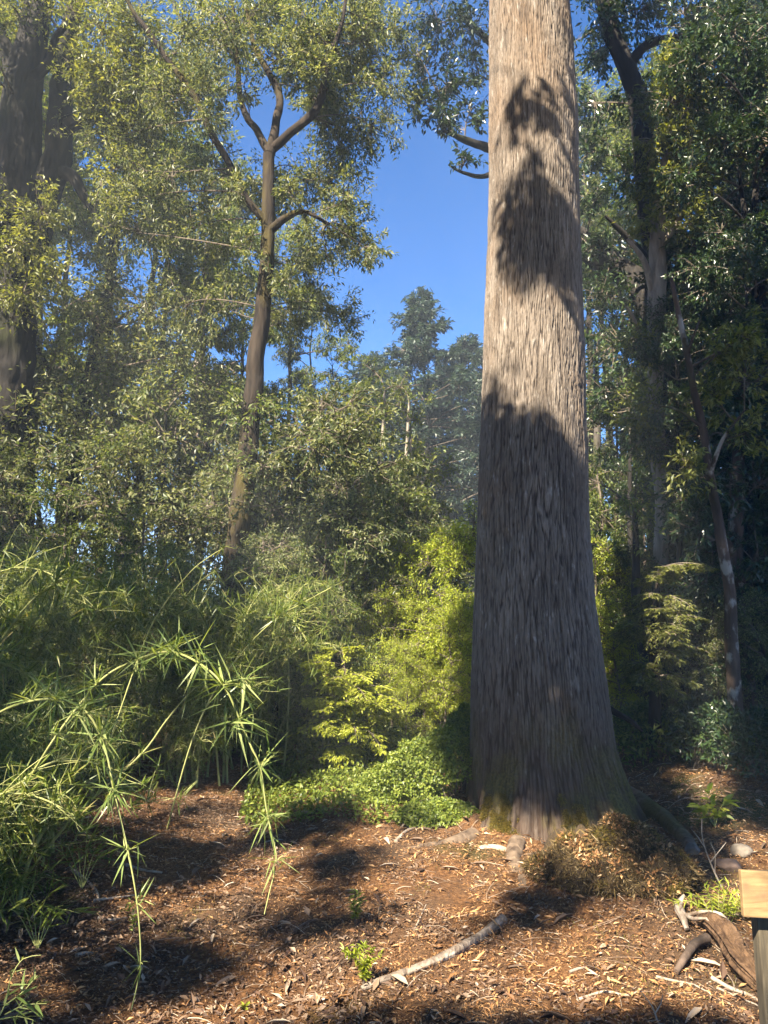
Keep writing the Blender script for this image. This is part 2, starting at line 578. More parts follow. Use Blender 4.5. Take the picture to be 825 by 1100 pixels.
thf = np.concatenate([np.linspace(-np.pi - .25, .25, 470), np.linspace(.25, np.pi - .25, 120)[1:-1]])
zs = np.concatenate([np.arange(-0.6, 7.6, 0.009), np.arange(7.6, 19, 0.06)])
TH, ZZ = np.meshgrid(thf, zs)
X, Yv, fis = trunk_surface(TH, ZZ)
nz_, nt_ = TH.shape
i = np.arange(nz_ - 1)[:, None] * nt_
j = np.arange(nt_)[None]
k = (j + 1) % nt_
old = thing('old_tree', 'huge straight grey-brown tree trunk with fissured bark standing in the clearing', 'tree', on(tx0, TY))
ol = np.array(old.location)
g0 = Geo().add(np.stack([X, Yv, ZZ], -1) - ol, np.stack([i + j, i + k, i + nt_ + k, i + nt_ + j], -1).reshape(-1, 4), attr=fis)
m, nt, b = newmat('old_bark')
at_ = nt.nodes.new('ShaderNodeAttribute')
at_.attribute_name = 'fissure'
base = ramp(nt, [(.25, (.115, .095, .076)), (.5, (.205, .168, .133)), (.78, (.325, .277, .227))], noise(nt, 9, 8, (1, 1, .16), rough=.68, dist=.4))
warm = ramp(nt, [(.50, 0.0), (.68, .5)], noise(nt, 1.5, 5, (1, 1, .55)))
base = mix(nt, warm, base, (.20, .12, .06))
pale = ramp(nt, [(.60, 0.0), (.70, .8)], noise(nt, 26, 5, (1, 1, .35)))
base = mix(nt, pale, base, (.38, .345, .30))
base = mix(nt, at_.outputs['Fac'], base, (.040, .030, .024))
# moss and damp soil colour low on the tree
tc = nt.nodes.new('ShaderNodeTexCoord')
sx = nt.nodes.new('ShaderNodeSeparateXYZ')
nt.links.new(tc.outputs['Object'], sx.inputs[0])
zr = nt.nodes.new('ShaderNodeMapRange')
zr.inputs['From Min'].default_value = 1.0
zr.inputs['From Max'].default_value = -0.05
nt.links.new(sx.outputs[2], zr.inputs[0])
mo = nt.nodes.new('ShaderNodeMath')
mo.operation = 'MULTIPLY'
nt.links.new(zr.outputs[0], mo.inputs[0])
nt.links.new(ramp(nt, [(.46, 0.0), (.62, 1.0)], noise(nt, 3.1, 6, (1, 1, .7))), mo.inputs[1])
mossc = ramp(nt, [(.3, (.045, .05, .012)), (.7, (.20, .17, .035))], noise(nt, 60, 4))
st = nt.nodes.new('ShaderNodeMapRange')
st.inputs['From Min'].default_value = 1.5
st.inputs['From Max'].default_value = 0.1
nt.links.new(sx.outputs[2], st.inputs[0])
sm_ = nt.nodes.new('ShaderNodeMath')
sm_.operation = 'MULTIPLY'
nt.links.new(st.outputs[0], sm_.inputs[0])
nt.links.new(ramp(nt, [(.30, .55), (.58, 1.0)], noise(nt, 4.2, 6, (1, 1, .4))), sm_.inputs[1])
base = mix(nt, sm_.outputs[0], base, mix(nt, .9, base, (.062, .038, .025)))
base = mix(nt, mo.outputs[0], base, mossc)
nt.links.new(base, b.inputs['Base Color'])
b.inputs['Roughness'].default_value = .9
b.inputs['Specular IOR Level'].default_value = .2
bump(nt, b, noise(nt, 42, 8, (1, 1, .3), rough=.7), .7, .02)
g0.build('trunk', m, old, smooth=True, attr='fissure')

# moss cushions on the buttresses: short tufts
def tufts(pts, nr, L, n, g=rng, w=.12, dirs=0.9):
    idx = g.integers(0, len(pts), n)
    p = pts[idx] + g.normal(size=(n, 3)) * .008
    d = nrm(nr[idx] * 1.0 + rdir(n, g) * dirs - UP * .2)
    return leaves(p, d, rdir(n, g), L * g.uniform(.5, 1.3, n), L * w * g.uniform(.7, 1.4, n), LEAF4)


M['moss'] = leaf_mat('moss', [(0, (.05, .05, .01)), (.5, (.16, .13, .025)), (1, (.32, .23, .05))], .3, rough=.8, spec=.2)
M['moss_brown'] = leaf_mat('moss_brown', [(0, (.03, .022, .010)), (.5, (.10, .066, .03)), (.85, (.19, .135, .05)), (1, (.30, .23, .13))], .2, rough=.8, spec=.2)
for lo, hi, z0, z1, nn_ in ((-2.55, -2.05, .02, .34, 15000), (-1.62, -1.40, .08, .42, 5500)):
    th, z = rng.uniform(lo, hi, 3000), z0 + (z1 - z0) * rng.uniform(0, 1, 3000) ** 1.3
    keep = pn(th * 7, z * 7, 1) + .5 * pn(th * 22, z * 22, 1) > -.1 + 1.2 * np.abs((th - (lo + hi) / 2) / (hi - lo)) ** 2 + .5 * sstep(.6, 1, (z - z0) / (z1 - z0))
    th, z = th[keep], z[keep]
    x, y, _ = trunk_surface(th, z)
    Geo().add(*tufts(np.stack([x, y, z], -1) - ol, np.stack([np.cos(th), np.sin(th), 0 * th], -1), .022, nn_)).build('moss', M['moss'], old)

M['bark_root'] = bark_mat('bark_root', (.05, .034, .024), (.20, .145, .10), (.13, .11, .03), (.52, .68), scale=14)
# roots running out over the ground
def ground_path(pts, lift):
    P, r = smooth_path(np.array([on(*p[:2], p[2]) for p in pts]), [p[3] for p in pts], .05, .02)
    return P, r


for name, px_pts in (('root', [(655, 850, .03, .10), (690, 868, .02, .085), (715, 885, .02, .065), (738, 905, .01, .045), (752, 922, -.03, .02)]),
                     ('root', [(510, 896, -.01, .06), (480, 905, -.03, .05), (452, 908, -.022, .035), (424, 918, -.03, .018)]),
                     ('root', [(556, 905, -.01, .06), (552, 925, -.028, .05), (562, 945, -.025, .035), (556, 965, -.03, .02)])):
    q = [gat(a, c_) for a, c_, _, _ in px_pts]
    P, r = ground_path([(q_[0], q_[1], p_[2], p_[3]) for q_, p_ in zip(q, px_pts)], 0)
    Geo().add(*bark_tube(P - ol, r, 28, .2, 9, .12, 3.0)).build('root', M['bark_root'], old, smooth=True)
# pale surface root lying against the foot
P, r = smooth_path(pl([(508, 919, 5.22), (518, 911, 5.2), (536, 911, 5.18), (556, 918, 5.16), (572, 920, 5.14), (588, 928, 5.12)]), [.012, .018, .02, .018, .016, .010], .03, .006)
rt = Geo().add(*bark_tube(P - ol, r, 10, .12, 20)).build('root', M['dead_wood'], old, smooth=True)
# broken dark branch on the right flank
P, r = smooth_path(pl([(636, 752, 6.25), (655, 762, 6.15), (668, 769, 6.05), (680, 776, 6.0), (690, 786, 5.95)]), [.03, .028, .024, .02, .012], .04, .01)
Geo().add(*bark_tube(P - ol, r, 10, .15, 14)).build('branch_stub', M['bark_dark'], old, smooth=True)
# high limbs and crown, above the picture
cg = Geo()
sk = []
lob = []
for a, zz, ln in ((.3, 12.5, 3.6), (1.7, 13.5, 3.2), (2.8, 14, 3.4), (5.2, 15.5, 2.6), (.9, 16.5, 2.8), (2.2, 18, 2.2)):
    cx, rr = trunk_c(zz)
    s = np.array([cx, TY, zz])
    e = s + np.array([math.cos(a) * ln, math.sin(a) * ln, 1.6])
    P, r = smooth_path([s, s * .6 + e * .4 - UP * .1, e], [.13, .09, .04], .2, .12)
    Geo().add(*bark_tube(P - ol, r, 10)).build('limb', M['bark_grey'], old, smooth=True)
    sk.append(P)
    lob += [(e, 1.1, 26), (e * .6 + s * .4 + UP * .5, .9, 18), (e + rng.normal(size=3) * .9, .9, 18)]
sk = np.concatenate(sk)
crown(cg, sk - ol, np.full(len(sk), .06), [(c - ol, r, n) for c, r, n in lob], per=26, L=.13)
cg.build('crown', [M['twig'], M['leaf_canopy']], old)

# ------------------------------------------------------------------ trees drawn from the picture
def pxr(pts, rp):
    """path + radii: pts (px, py, Y), rp radii in photograph pixels"""
    P = pl(pts)
    _, _, d = proj(P)
    return P, np.asarray(rp, float) * d / F


def hero(name, label, trunk, tr_, limbs, lobes, bark, leafm, group=None, per=24, L=.1, aspect=.38, seed=1, tw='twig',
         limb_bark=None, flat=.8, spread=.25, droop=.35, tmpl=LEAF4, twig_r=.008, seg=32, limb_r=.017):
    g = np.random.default_rng(seed)
    P, r = pxr(trunk, tr_)
    P, r = smooth_path(P, r, .05, .05, g)
    root = thing(name, label, 'tree', (P[0][0], P[0][1], gz(P[0][0], P[0][1])), group)
    o = np.array(root.location)
    P0 = np.concatenate([P[:1] * [1, 1, 0] + [0, 0, o[2] - .2], P])
    Geo().add(*bark_tube(P0 - o, np.r_[r[0] * 1.35, r], seg, .14, 7.0, .12, 4.5)).build('trunk', M[bark], root, smooth=True)
    sk, sr = [P[len(P) // 4:]], [r[len(P) // 4:]]
    for pts, rp in limbs:
        Q, q = pxr(pts, rp)
        Q, q = smooth_path(Q, q, .05, .09, g)
        Geo().add(*bark_tube(Q - o, q, 18, .2, 9.0, .10, 3.0)).build('limb', M[limb_bark or bark], root, smooth=True)
        sk.append(Q)
        sr.append(q)
    sk, sr = np.concatenate(sk), np.concatenate(sr)
    ge = Geo()
    crown(ge, sk - o, sr, [(at(a, b_, c_) - o, rr, n) for a, b_, c_, rr, n in lobes], per=per, L=L, aspect=aspect, g=g, flat=flat,
          spread=spread, droop=droop, tmpl=tmpl, twig_r=twig_r, limb_r=limb_r)
    ge.build('crown', [M[tw], M[leafm]], root)
    return root


def jit(lobes, n, box, Y, r, nt, seed):
    g = np.random.default_rng(seed)
    return lobes + [(g.uniform(box[0], box[2]), g.uniform(box[1], box[3]), g.uniform(*Y), g.uniform(*r), nt) for _ in range(n)]


# slender mossy tree left of the middle
hero('forest_tree', 'slender mossy tree with spreading upper limbs left of the patch of open sky',
     [(234, 792, 10), (246, 680, 10), (257, 560, 10), (267, 480, 10), (275, 400, 10), (283, 310, 10), (288, 240, 10), (290, 165, 10)],
     [19, 14, 11.5, 10.5, 9.5, 8.2, 7, 6],
     [([(286, 240, 10), (262, 206, 9.9), (230, 148, 9.8), (194, 81, 9.7), (153, 25, 9.6), (120, -30, 9.5)], [4.6, 4.2, 3.6, 3, 2.4, 1.4]),
      ([(289, 165, 10), (275, 140, 10.1), (262, 117, 10.2), (252, 51, 10.3), (246, -20, 10.3)], [4.6, 3.8, 3.4, 2.6, 1.8]),
      ([(290, 165, 10), (297, 130, 10), (297, 102, 10.2), (277, 58, 10.3), (262, 10, 10.3)], [6, 4.5, 4, 3, 2]),
      ([(292, 160, 10), (308, 147, 9.9), (336, 122, 9.8), (351, 78, 9.7), (367, 26, 9.6), (372, -20, 9.6)], [5.2, 5, 4.6, 3.6, 2.4, 1.4]),
      ([(287, 250, 10), (308, 235, 9.9), (328, 228, 9.8), (352, 240, 9.7)], [5, 4, 2.5, 1.5])],
     [(200, 30, 9.4, .7, 24), (240, 20, 9.5, .6, 20), (330, 20, 9.5, .6, 22), (170, 95, 9.4, .5, 16), (350, 70, 9.4, .45, 16), (225, 120, 9.5, .4, 12), (318, 60, 9.5, .4, 12), (262, 90, 9.6, .4, 10), (310, 205, 9.6, .4, 12), (250, 200, 9.6, .4, 12), (270, 260, 9.5, .3, 10), (305, 300, 9.6, .4, 14)] + jit([(a_, b_, c_ + .55, d_, e_) for a_, b_, c_, d_, e_ in [(345, 45, 9.6, .75, 34), (390, 45, 9.6, .7, 34), (418, 95, 9.5, .55, 26), (398, 135, 9.7, .65, 30), (425, 35, 9.6, .55, 24), (360, 110, 9.9, .6, 24), (365, 160, 10.1, .7, 32),
          (330, 195, 10.3, .75, 34), (374, 215, 9.8, .55, 30), (395, 268, 9.7, .38, 18), (378, 250, 9.8, .45, 20), (350, 262, 10, .6, 26), (325, 290, 10.2, .6, 26),
          (250, 30, 10.2, .8, 30), (205, 40, 9.8, .8, 30), (150, 20, 9.6, .8, 30), (215, 110, 9.7, .7, 24),
          (170, 110, 9.6, .7, 26), (320, 30, 10, .8, 26), (285, 20, 10.3, .7, 24), (235, 180, 10.4, .6, 20), (185, 190, 9.8, .7, 26), (205, 245, 10, .6, 22), (150, 250, 9.8, .6, 20),
          (305, 345, 10.3, .6, 24), (345, 335, 10.4, .55, 24), (372, 345, 10.8, .55, 24), (240, 330, 9.8, .5, 16), (300, 210, 10.6, .5, 16)]], 0, (0, 0, 1, 1), (1, 2), (1, 2), 1, 5) + jit([], 26, (100, -20, 400, 110), (10.1, 11.0), (.45, .75), 22, 6) + jit([], 12, (110, 110, 390, 330), (10.2, 11.2), (.5, .75), 24, 8),
     'bark_mossy', 'leaf_canopy', seed=11, per=44, L=.080, aspect=.32, limb_r=.009, twig_r=.006)

# forked dark giant at the left edge
hero('forest_tree', 'dark forked tree with two thick trunks at the upper left of the picture',
     [(4, 776, 11), (5, 600, 11), (8, 470, 11), (12, 330, 11), (16, 230, 11), (20, 160, 11), (24, 100, 11), (36, 40, 11), (42, -40, 11)],
     [34, 27, 25, 24, 24, 23, 19, 15, 12],
     [([(22, 300, 11.1), (44, 225, 11.1), (58, 180, 11.1), (64, 130, 11.1), (68, 85, 11.1), (76, 30, 11.1), (84, -40, 11)], [18, 17, 15, 13.5, 12, 10, 8]),
      ([(56, 185, 11.1), (78, 190, 11), (92, 215, 11), (110, 245, 11)], [9, 7, 5, 3]),
      ([(66, 140, 11.1), (90, 128, 10.9), (112, 132, 10.8), (126, 150, 10.7)], [9, 7, 4, 2]),
      ([(30, 90, 11), (48, 70, 10.8), (60, 40, 10.6), (80, 20, 10.4)], [7, 5, 4, 2]),
      ([(22, 120, 11), (8, 60, 11), (-10, 20, 11)], [12, 9, 6])],
     [(-40, -40, 9.7, .9, 60), (-70, 20, 9.7, .9, 60), (-55, -95, 9.5, .9, 60), (-5, -75, 9.6, .8, 60), (-80, 90, 9.6, .9, 50), (-25, 30, 9.6, .6, 34), (25, 15, 10.9, .8, 30), (75, 10, 10.5, .8, 34), (110, 35, 10.2, .8, 36), (85, 75, 10.3, .55, 28), (120, 85, 10.2, .7, 34), (150, 75, 10.3, .7, 30), (145, 130, 10.4, .6, 24), (-25, 40, 11, .9, 30),  # leading lobes: foliage out of view, added to shade the trunks
      (110, 120, 10.4, .5, 22), (125, 180, 10.5, .6, 20), (20, 265, 10.3, .62, 40), (45, 225, 10.3, .5, 30), (-15, 225, 10.4, .7, 36), (25, 315, 10.4, .6, 30), (60, 300, 10.4, .5, 22), (130, 230, 10.5, .6, 16), (-5, 120, 11.5, .5, 14)],
     'bark_dark', 'leaf_olive', seed=12, per=32, L=.085, seg=64)

hero('forest_tree', 'thin dark tree leaning right behind the left thicket', [(66, 770, 12), (75, 560, 12), (86, 470, 12), (99, 395, 12), (110, 340, 12), (122, 270, 12), (128, 200, 12)],
     [11, 9, 8.5, 8, 7, 5, 3], [([(101, 390, 12), (120, 350, 11.8), (150, 330, 11.6)], [4, 3, 1.5]), ([(88, 460, 12), (60, 410, 11.8), (40, 370, 11.6)], [4, 3, 1.5])],
     [(125, 300, 11.8, .8, 34), (95, 340, 11.6, .7, 34), (160, 330, 11.5, .8, 36), (60, 380, 11.5, .8, 38), (125, 390, 11.4, .7, 34), (40, 440, 11.4, .8, 36), (95, 460, 11.4, .7, 30), (150, 430, 11.4, .7, 34), (190, 380, 11.4, .7, 34), (180, 300, 11.7, .7, 30), (90, 250, 12, .6, 22)],
     'bark_dark', 'leaf_canopy', seed=13, per=32, L=.085)

hero('forest_tree', 'bright olive leaved young tree behind the slender mossy trunk', [(190, 765, 13), (195, 600, 13), (205, 470, 13), (215, 360, 13), (222, 260, 13)], [7, 6, 5, 4, 2],
     [([(205, 470, 13), (180, 430, 12.8), (165, 400, 12.7)], [3, 2, 1])],
     [(220, 290, 12.8, .7, 34), (190, 330, 12.6, .8, 36), (240, 360, 12.6, .6, 30), (165, 380, 12.5, .7, 30), (215, 420, 12.4, .8, 40), (170, 450, 12.4, .7, 36), (245, 440, 12.4, .6, 28), (225, 490, 12.3, .6, 30), (180, 510, 12.2, .7, 30), (330, 300, 13, .0001, 1)][:9],
     'twig_pale', 'leaf_olive', seed=14, per=32, L=.085)

# right-hand side
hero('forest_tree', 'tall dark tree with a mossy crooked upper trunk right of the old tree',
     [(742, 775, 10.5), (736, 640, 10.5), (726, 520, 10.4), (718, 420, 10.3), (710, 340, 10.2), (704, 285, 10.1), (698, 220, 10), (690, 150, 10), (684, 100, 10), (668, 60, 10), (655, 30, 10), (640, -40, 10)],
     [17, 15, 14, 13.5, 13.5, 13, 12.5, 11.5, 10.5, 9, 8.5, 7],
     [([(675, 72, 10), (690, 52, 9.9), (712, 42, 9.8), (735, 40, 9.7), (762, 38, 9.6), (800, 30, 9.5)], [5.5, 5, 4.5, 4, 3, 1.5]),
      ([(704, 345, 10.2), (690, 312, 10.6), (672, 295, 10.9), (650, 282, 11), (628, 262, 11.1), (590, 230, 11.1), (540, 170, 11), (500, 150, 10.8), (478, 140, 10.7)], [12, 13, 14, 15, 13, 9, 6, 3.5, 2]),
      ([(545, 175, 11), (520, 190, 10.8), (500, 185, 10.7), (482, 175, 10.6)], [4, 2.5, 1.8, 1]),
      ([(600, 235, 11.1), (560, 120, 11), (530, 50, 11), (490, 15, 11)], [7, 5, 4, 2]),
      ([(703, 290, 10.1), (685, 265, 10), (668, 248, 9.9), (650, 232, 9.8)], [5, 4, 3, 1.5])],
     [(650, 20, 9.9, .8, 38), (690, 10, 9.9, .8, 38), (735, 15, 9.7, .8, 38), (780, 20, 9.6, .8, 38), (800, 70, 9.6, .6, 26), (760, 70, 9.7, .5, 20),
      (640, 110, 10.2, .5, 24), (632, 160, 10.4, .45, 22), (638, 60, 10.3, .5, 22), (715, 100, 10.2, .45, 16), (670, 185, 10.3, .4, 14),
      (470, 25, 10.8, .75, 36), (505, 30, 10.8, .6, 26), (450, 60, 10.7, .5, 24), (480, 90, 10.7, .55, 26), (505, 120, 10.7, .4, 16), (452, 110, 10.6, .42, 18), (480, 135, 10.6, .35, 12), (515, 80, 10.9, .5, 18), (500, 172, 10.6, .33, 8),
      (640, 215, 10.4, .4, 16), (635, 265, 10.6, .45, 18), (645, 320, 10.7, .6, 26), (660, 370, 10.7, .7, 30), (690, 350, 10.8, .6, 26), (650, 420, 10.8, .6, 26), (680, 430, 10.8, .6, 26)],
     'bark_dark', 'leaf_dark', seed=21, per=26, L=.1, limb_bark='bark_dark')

hero('forest_tree', 'sunlit olive tree with pale twigs leaning over the crooked dark trunk', [(716, 770, 9.6), (712, 600, 9.5), (706, 450, 9.4), (706, 340, 9.2), (706, 270, 9.1), (712, 180, 9.0), (722, 120, 9)],
     [8, 7.5, 7, 10, 9, 4, 2], [([(706, 270, 9.1), (735, 230, 8.9), (760, 190, 8.8)], [4, 3, 1.5]), ([(706, 330, 9.2), (690, 280, 9), (675, 255, 8.9)], [4, 3, 1.5]), ([(706, 400, 9.3), (680, 340, 9), (672, 330, 8.9)], [2.5, 1.6, .8])],
     [(725, 75, 8.9, .4, 26), (715, 105, 8.9, .42, 28), (745, 100, 8.9, .38, 24), (700, 150, 8.9, .35, 22), (738, 165, 8.8, .45, 34), (765, 165, 8.7, .36, 26), (690, 190, 8.9, .35, 20), (720, 200, 8.8, .4, 24), (750, 205, 8.8, .36, 20), (700, 235, 8.9, .35, 18), (740, 240, 8.8, .4, 18),
      (690, 375, 9, .35, 20), (700, 430, 9, .4, 24), (715, 480, 9, .4, 22), (685, 450, 9, .3, 16)],
     'twig_pale', 'leaf_olive', seed=22, per=24, L=.085, tw='twig_pale', twig_r=.006)

hero('forest_tree', 'slim pale barked tree leaning left in front of the dark right hand foliage', [(806, 880, 7.2), (800, 830, 7.2), (792, 770, 7.2), (788, 700, 7.2), (784, 640, 7.2), (772, 560, 7.1), (762, 500, 7.0), (754, 455, 6.95), (738, 390, 6.9), (728, 345, 6.9), (720, 300, 6.85)],
     [13, 10, 8, 7, 6, 5, 4.2, 3.8, 3.4, 3, 2], [([(764, 505, 7), (778, 470, 6.9), (800, 440, 6.8)], [2.5, 1.8, 1]), ([(736, 385, 6.9), (746, 360, 6.8), (752, 345, 6.8)], [2, 1.4, .8]), ([(756, 460, 6.95), (728, 440, 6.9), (700, 432, 6.8)], [2, 1.4, .8])],
     [(800, 400, 6.8, .35, 22), (785, 370, 6.8, .3, 20), (810, 360, 6.7, .3, 18), (770, 425, 6.9, .3, 18), (735, 500, 6.9, .35, 16), (800, 465, 6.9, .35, 16)],
     'bark_lichen', 'leaf_olive', seed=23, per=22, L=.075, twig_r=.005)

hero('forest_tree', 'short lichen spotted trunk behind the slim pale tree at the right', [(812, 868, 7.9), (806, 780, 7.9), (796, 690, 7.9), (791, 620, 7.9), (790, 540, 7.9), (795, 480, 7.9), (800, 400, 7.9)],
     [9, 8.5, 8, 8.5, 7.5, 6, 4], [([(790, 600, 7.9), (770, 560, 7.7), (760, 520, 7.6)], [5, 3, 1.5])],
     [(815, 420, 7.8, .5, 30), (790, 470, 7.7, .5, 30), (760, 520, 7.6, .4, 22), (820, 520, 7.7, .5, 28), (750, 570, 7.7, .4, 18), (815, 600, 7.6, .4, 22)],
     'bark_lichen', 'leaf_dark', seed=24, per=24, L=.075, aspect=.45)

# feathery young conifer-like tree with flat sprays
def layered(name, label, trunk, tr_, tiers, leafm, bark='bark_mossy', seed=1, group=None, L=.05, dens=1.0, aspect=.3):
    g = np.random.default_rng(seed)
    P, r = pxr(trunk, tr_)
    P, r = smooth_path(P, r, .08, .03, g)
    root = thing(name, label, 'tree', (P[0][0], P[0][1], gz(P[0][0], P[0][1])), group)
    o = np.array(root.location)
    P0 = np.concatenate([P[:1] * [1, 1, 0] + [0, 0, o[2] - .15], P])
    Geo().add(*bark_tube(P0 - o, np.r_[r[0] * 1.2, r], 12)).build('trunk', M[bark], root, smooth=True)
    ge = Geo()
    P = P - o
    for (px, py, Y, ln, n) in tiers:
        c = at(px, py + g.uniform(-9, 9), Y) - o
        k = np.argmin(np.abs(P[:, 2] - c[2]) + 0.3 * np.linalg.norm(P - c, axis=1))
        s = P[k]
        for q in range(n + 2):
            a = g.uniform(0, 2 * np.pi)
            e = c + np.array([math.cos(a), math.sin(a), g.uniform(-.45, .35)]) * ln * g.uniform(.45, 1.15)
            B = bez(s[None], e[None], .18, .06, 10, g)[0]
            ge.add(*tubes(B, np.linspace(.007, .002, 10), 4), mat=0)
            dirb = nrm(B[-1] - B[3])
            side = nrm(np.cross(dirb, UP))
            # side twiglets in one plane, drooping a little at the tips
            m_ = 26
            t = g.uniform(.25, 1, m_)
            bp = np.stack([np.interp(t * 9, range(10), B[:, i_]) for i_ in range(3)], -1)
            sg = g.choice([-1, 1], m_)[:, None]
            tl_ = ln * .55 * (1.15 - t)[:, None] * g.uniform(.6, 1.2, (m_, 1))
            te = bp + (dirb * .75 + side * sg + UP * g.uniform(-.8, .2, (m_, 1))) * tl_
            tw = bez(bp, te, .05, .06, 5, g)
            ge.add(*tubes(tw, np.linspace(.003, .001, 5)[None].repeat(m_, 0), 3), mat=0)
            N = int(m_ * 22 * dens)
            ti = g.integers(0, m_, N)
            u = g.uniform(.05, 1, N) * 4
            a_ = np.clip(u.astype(int), 0, 3)
            fr = (u - a_)[:, None]
            bs = tw[ti, a_] * (1 - fr) + tw[ti, a_ + 1] * fr
            td = nrm(tw[ti, -1] - tw[ti, 0])
            d = nrm(td * .8 + np.cross(td, UP) * g.choice([-1, 1], N)[:, None] * .9 - UP * .15 + rdir(N, g) * .25)
            LL = L * g.uniform(.6, 1.2, N)
            ge.add(*leaves(bs, d, nrm(UP + rdir(N, g) * .3), LL, LL * aspect, LEAF4), mat=1)
    ge.build('crown', [M['twig'], M[leafm]], root)
    return root


layered('young_tree', 'feathery yellow green young tree with drooping flat sprays right of the old tree', [(705, 838, 7.4), (704, 770, 7.4), (702, 690, 7.4), (705, 640, 7.4), (707, 610, 7.4)], [7, 6.5, 5.5, 3, 1.5],
        [(706, 628, 7.3, .26, 4), (700, 650, 7.3, .36, 5), (715, 655, 7.2, .42, 5), (698, 678, 7.2, .4, 5), (712, 690, 7.2, .42, 5), (735, 665, 7.2, .36, 4), (700, 715, 7.2, .36, 5), (742, 700, 7.2, .3, 3), (745, 620, 7.2, .25, 3), (715, 730, 7.2, .3, 4)], 'leaf_olive', seed=31, L=.045, aspect=.24)
layered('young_tree', 'bright lime young tree with layered flat sprays beside the path', [(372, 838, 7.9), (374, 800, 7.9), (370, 740, 7.9), (366, 690, 7.9)], [4, 3.5, 2.5, 1.2],
        [(358, 700, 7.8, .28, 4), (350, 720, 7.7, .34, 5), (385, 722, 7.8, .3, 4), (350, 748, 7.7, .38, 5), (392, 752, 7.6, .46, 6), (345, 775, 7.6, .34, 4), (385, 775, 7.6, .36, 5), (365, 800, 7.7, .3, 4), (405, 765, 7.6, .38, 5)], 'leaf_yellow', bark='twig', seed=32)


# ------------------------------------------------------------------ forest behind: a few kinds, then copies
def forest_kind(name, h, base, wid, nl, nt, leafm, bark, seed, per=22, L=.13, lean=.3, rad=.13, conic=0.0):
    g = np.random.default_rng(seed)
    root = thing(name, 'x', 'tree')
    n = 7
    zz = np.linspace(0, h * .93, n)
    P = np.stack([np.cumsum(g.normal(size=n) * lean * .35) * np.linspace(0, 1, n), np.cumsum(g.normal(size=n) * lean * .35) * np.linspace(0, 1, n), zz], -1)
    P, r = smooth_path(P, np.linspace(rad, .02, n), .25, .08, g)
    P0 = np.concatenate([[[P[0][0], P[0][1], -.4]], P])
    Geo().add(*bark_tube(P0, np.r_[r[0] * 1.3, r], 10)).build('trunk', M[bark], root, smooth=True)
    lob = []
    for i_ in range(nl):
        t = (i_ + .5) / nl if conic else g.uniform(0, 1) ** .9
        z = base + (h - base) * t
        w = wid * ((1 - t) ** conic if conic else (0.55 + .45 * math.sin(math.pi * min(1, .15 + t * .85))))
        a = g.uniform(0, 2 * np.pi)
        rr = w * g.uniform(.3 if conic else .25, 1)
        cx = np.interp(z, P[:, 2], P[:, 0]), np.interp(z, P[:, 2], P[:, 1])
        s_ = g.uniform(.45, .8) * ((1.35 - .75 * t) if conic else 1)
        lob.append((np.array([cx[0] + rr * math.cos(a), cx[1] + rr * math.sin(a), z]), (s_, s_, s_ * .75), nt))
    ge = Geo()
    crown(ge, P[2:], r[2:], lob, per=per, L=L, g=g, twig_r=.009)
    ge.build('crown', [M['twig'], M[leafm]], root)
    return root


tall = [forest_kind('forest_tree', 14, 4.5, 2.3, 34, 24, 'leaf_forest', 'bark_grey', 41),
        forest_kind('forest_tree', 13, 3.5, 2.0, 34, 24, 'leaf_canopy', 'bark_mossy', 42, L=.115, per=26),
        forest_kind('forest_tree', 15, 5.5, 2.5, 36, 24, 'leaf_forest', 'bark_dark', 43)]
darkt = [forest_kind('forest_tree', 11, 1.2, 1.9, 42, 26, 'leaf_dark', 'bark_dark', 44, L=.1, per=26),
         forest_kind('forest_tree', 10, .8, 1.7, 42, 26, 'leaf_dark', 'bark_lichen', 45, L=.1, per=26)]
under = [forest_kind('understory_tree', 5.0, .8, 1.3, 26, 24, 'leaf_forest', 'twig', 46, L=.09, rad=.05),
         forest_kind('understory_tree', 4.2, .5, 1.2, 26, 24, 'leaf_canopy', 'bark_dark', 47, L=.08, rad=.045),
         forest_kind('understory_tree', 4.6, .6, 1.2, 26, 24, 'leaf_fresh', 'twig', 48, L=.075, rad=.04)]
spire = [forest_kind('forest_tree', 13, 1.0, 3.8, 130, 17, 'leaf_bluish', 'bark_dark', 49, L=.15, per=22, conic=.75, rad=.10)]
used = set()


def plant(kinds, i_, px, Y, top, label, group, rot=None, hs=None, x=None):
    k = kinds[i_ % len(kinds)]
    P = at(px, 550, Y)
    z0 = float(gz(P[0], Y))
    hgt = {id(tall[0]): 14, id(tall[1]): 13, id(tall[2]): 15, id(darkt[0]): 11, id(darkt[1]): 10, id(under[0]): 5, id(under[1]): 4.2, id(under[2]): 4.6, id(spire[0]): 13}[id(k)]
    s = (at(px, top, Y)[2] - z0) / hgt
    g = random.Random(int(px * 7 + Y * 13))
    rz = g.uniform(0, 6.28) if rot is None else rot
    wx_ = 1.45 if k is spire[0] else 1.0
    if id(k) not in used:
        used.add(id(k))
        k.location = (P[0], Y, z0)
        k.rotation_euler = (0, 0, rz)
        sx_ = s * g.uniform(.9, 1.1) * wx_
        k.scale = (sx_, sx_, s)
        tag(k, label, None, group)
        return k
    return dup(k, (P[0], Y, z0), rz, (s * g.uniform(.9, 1.1) * wx_,) * 2 + (s,), label, group)


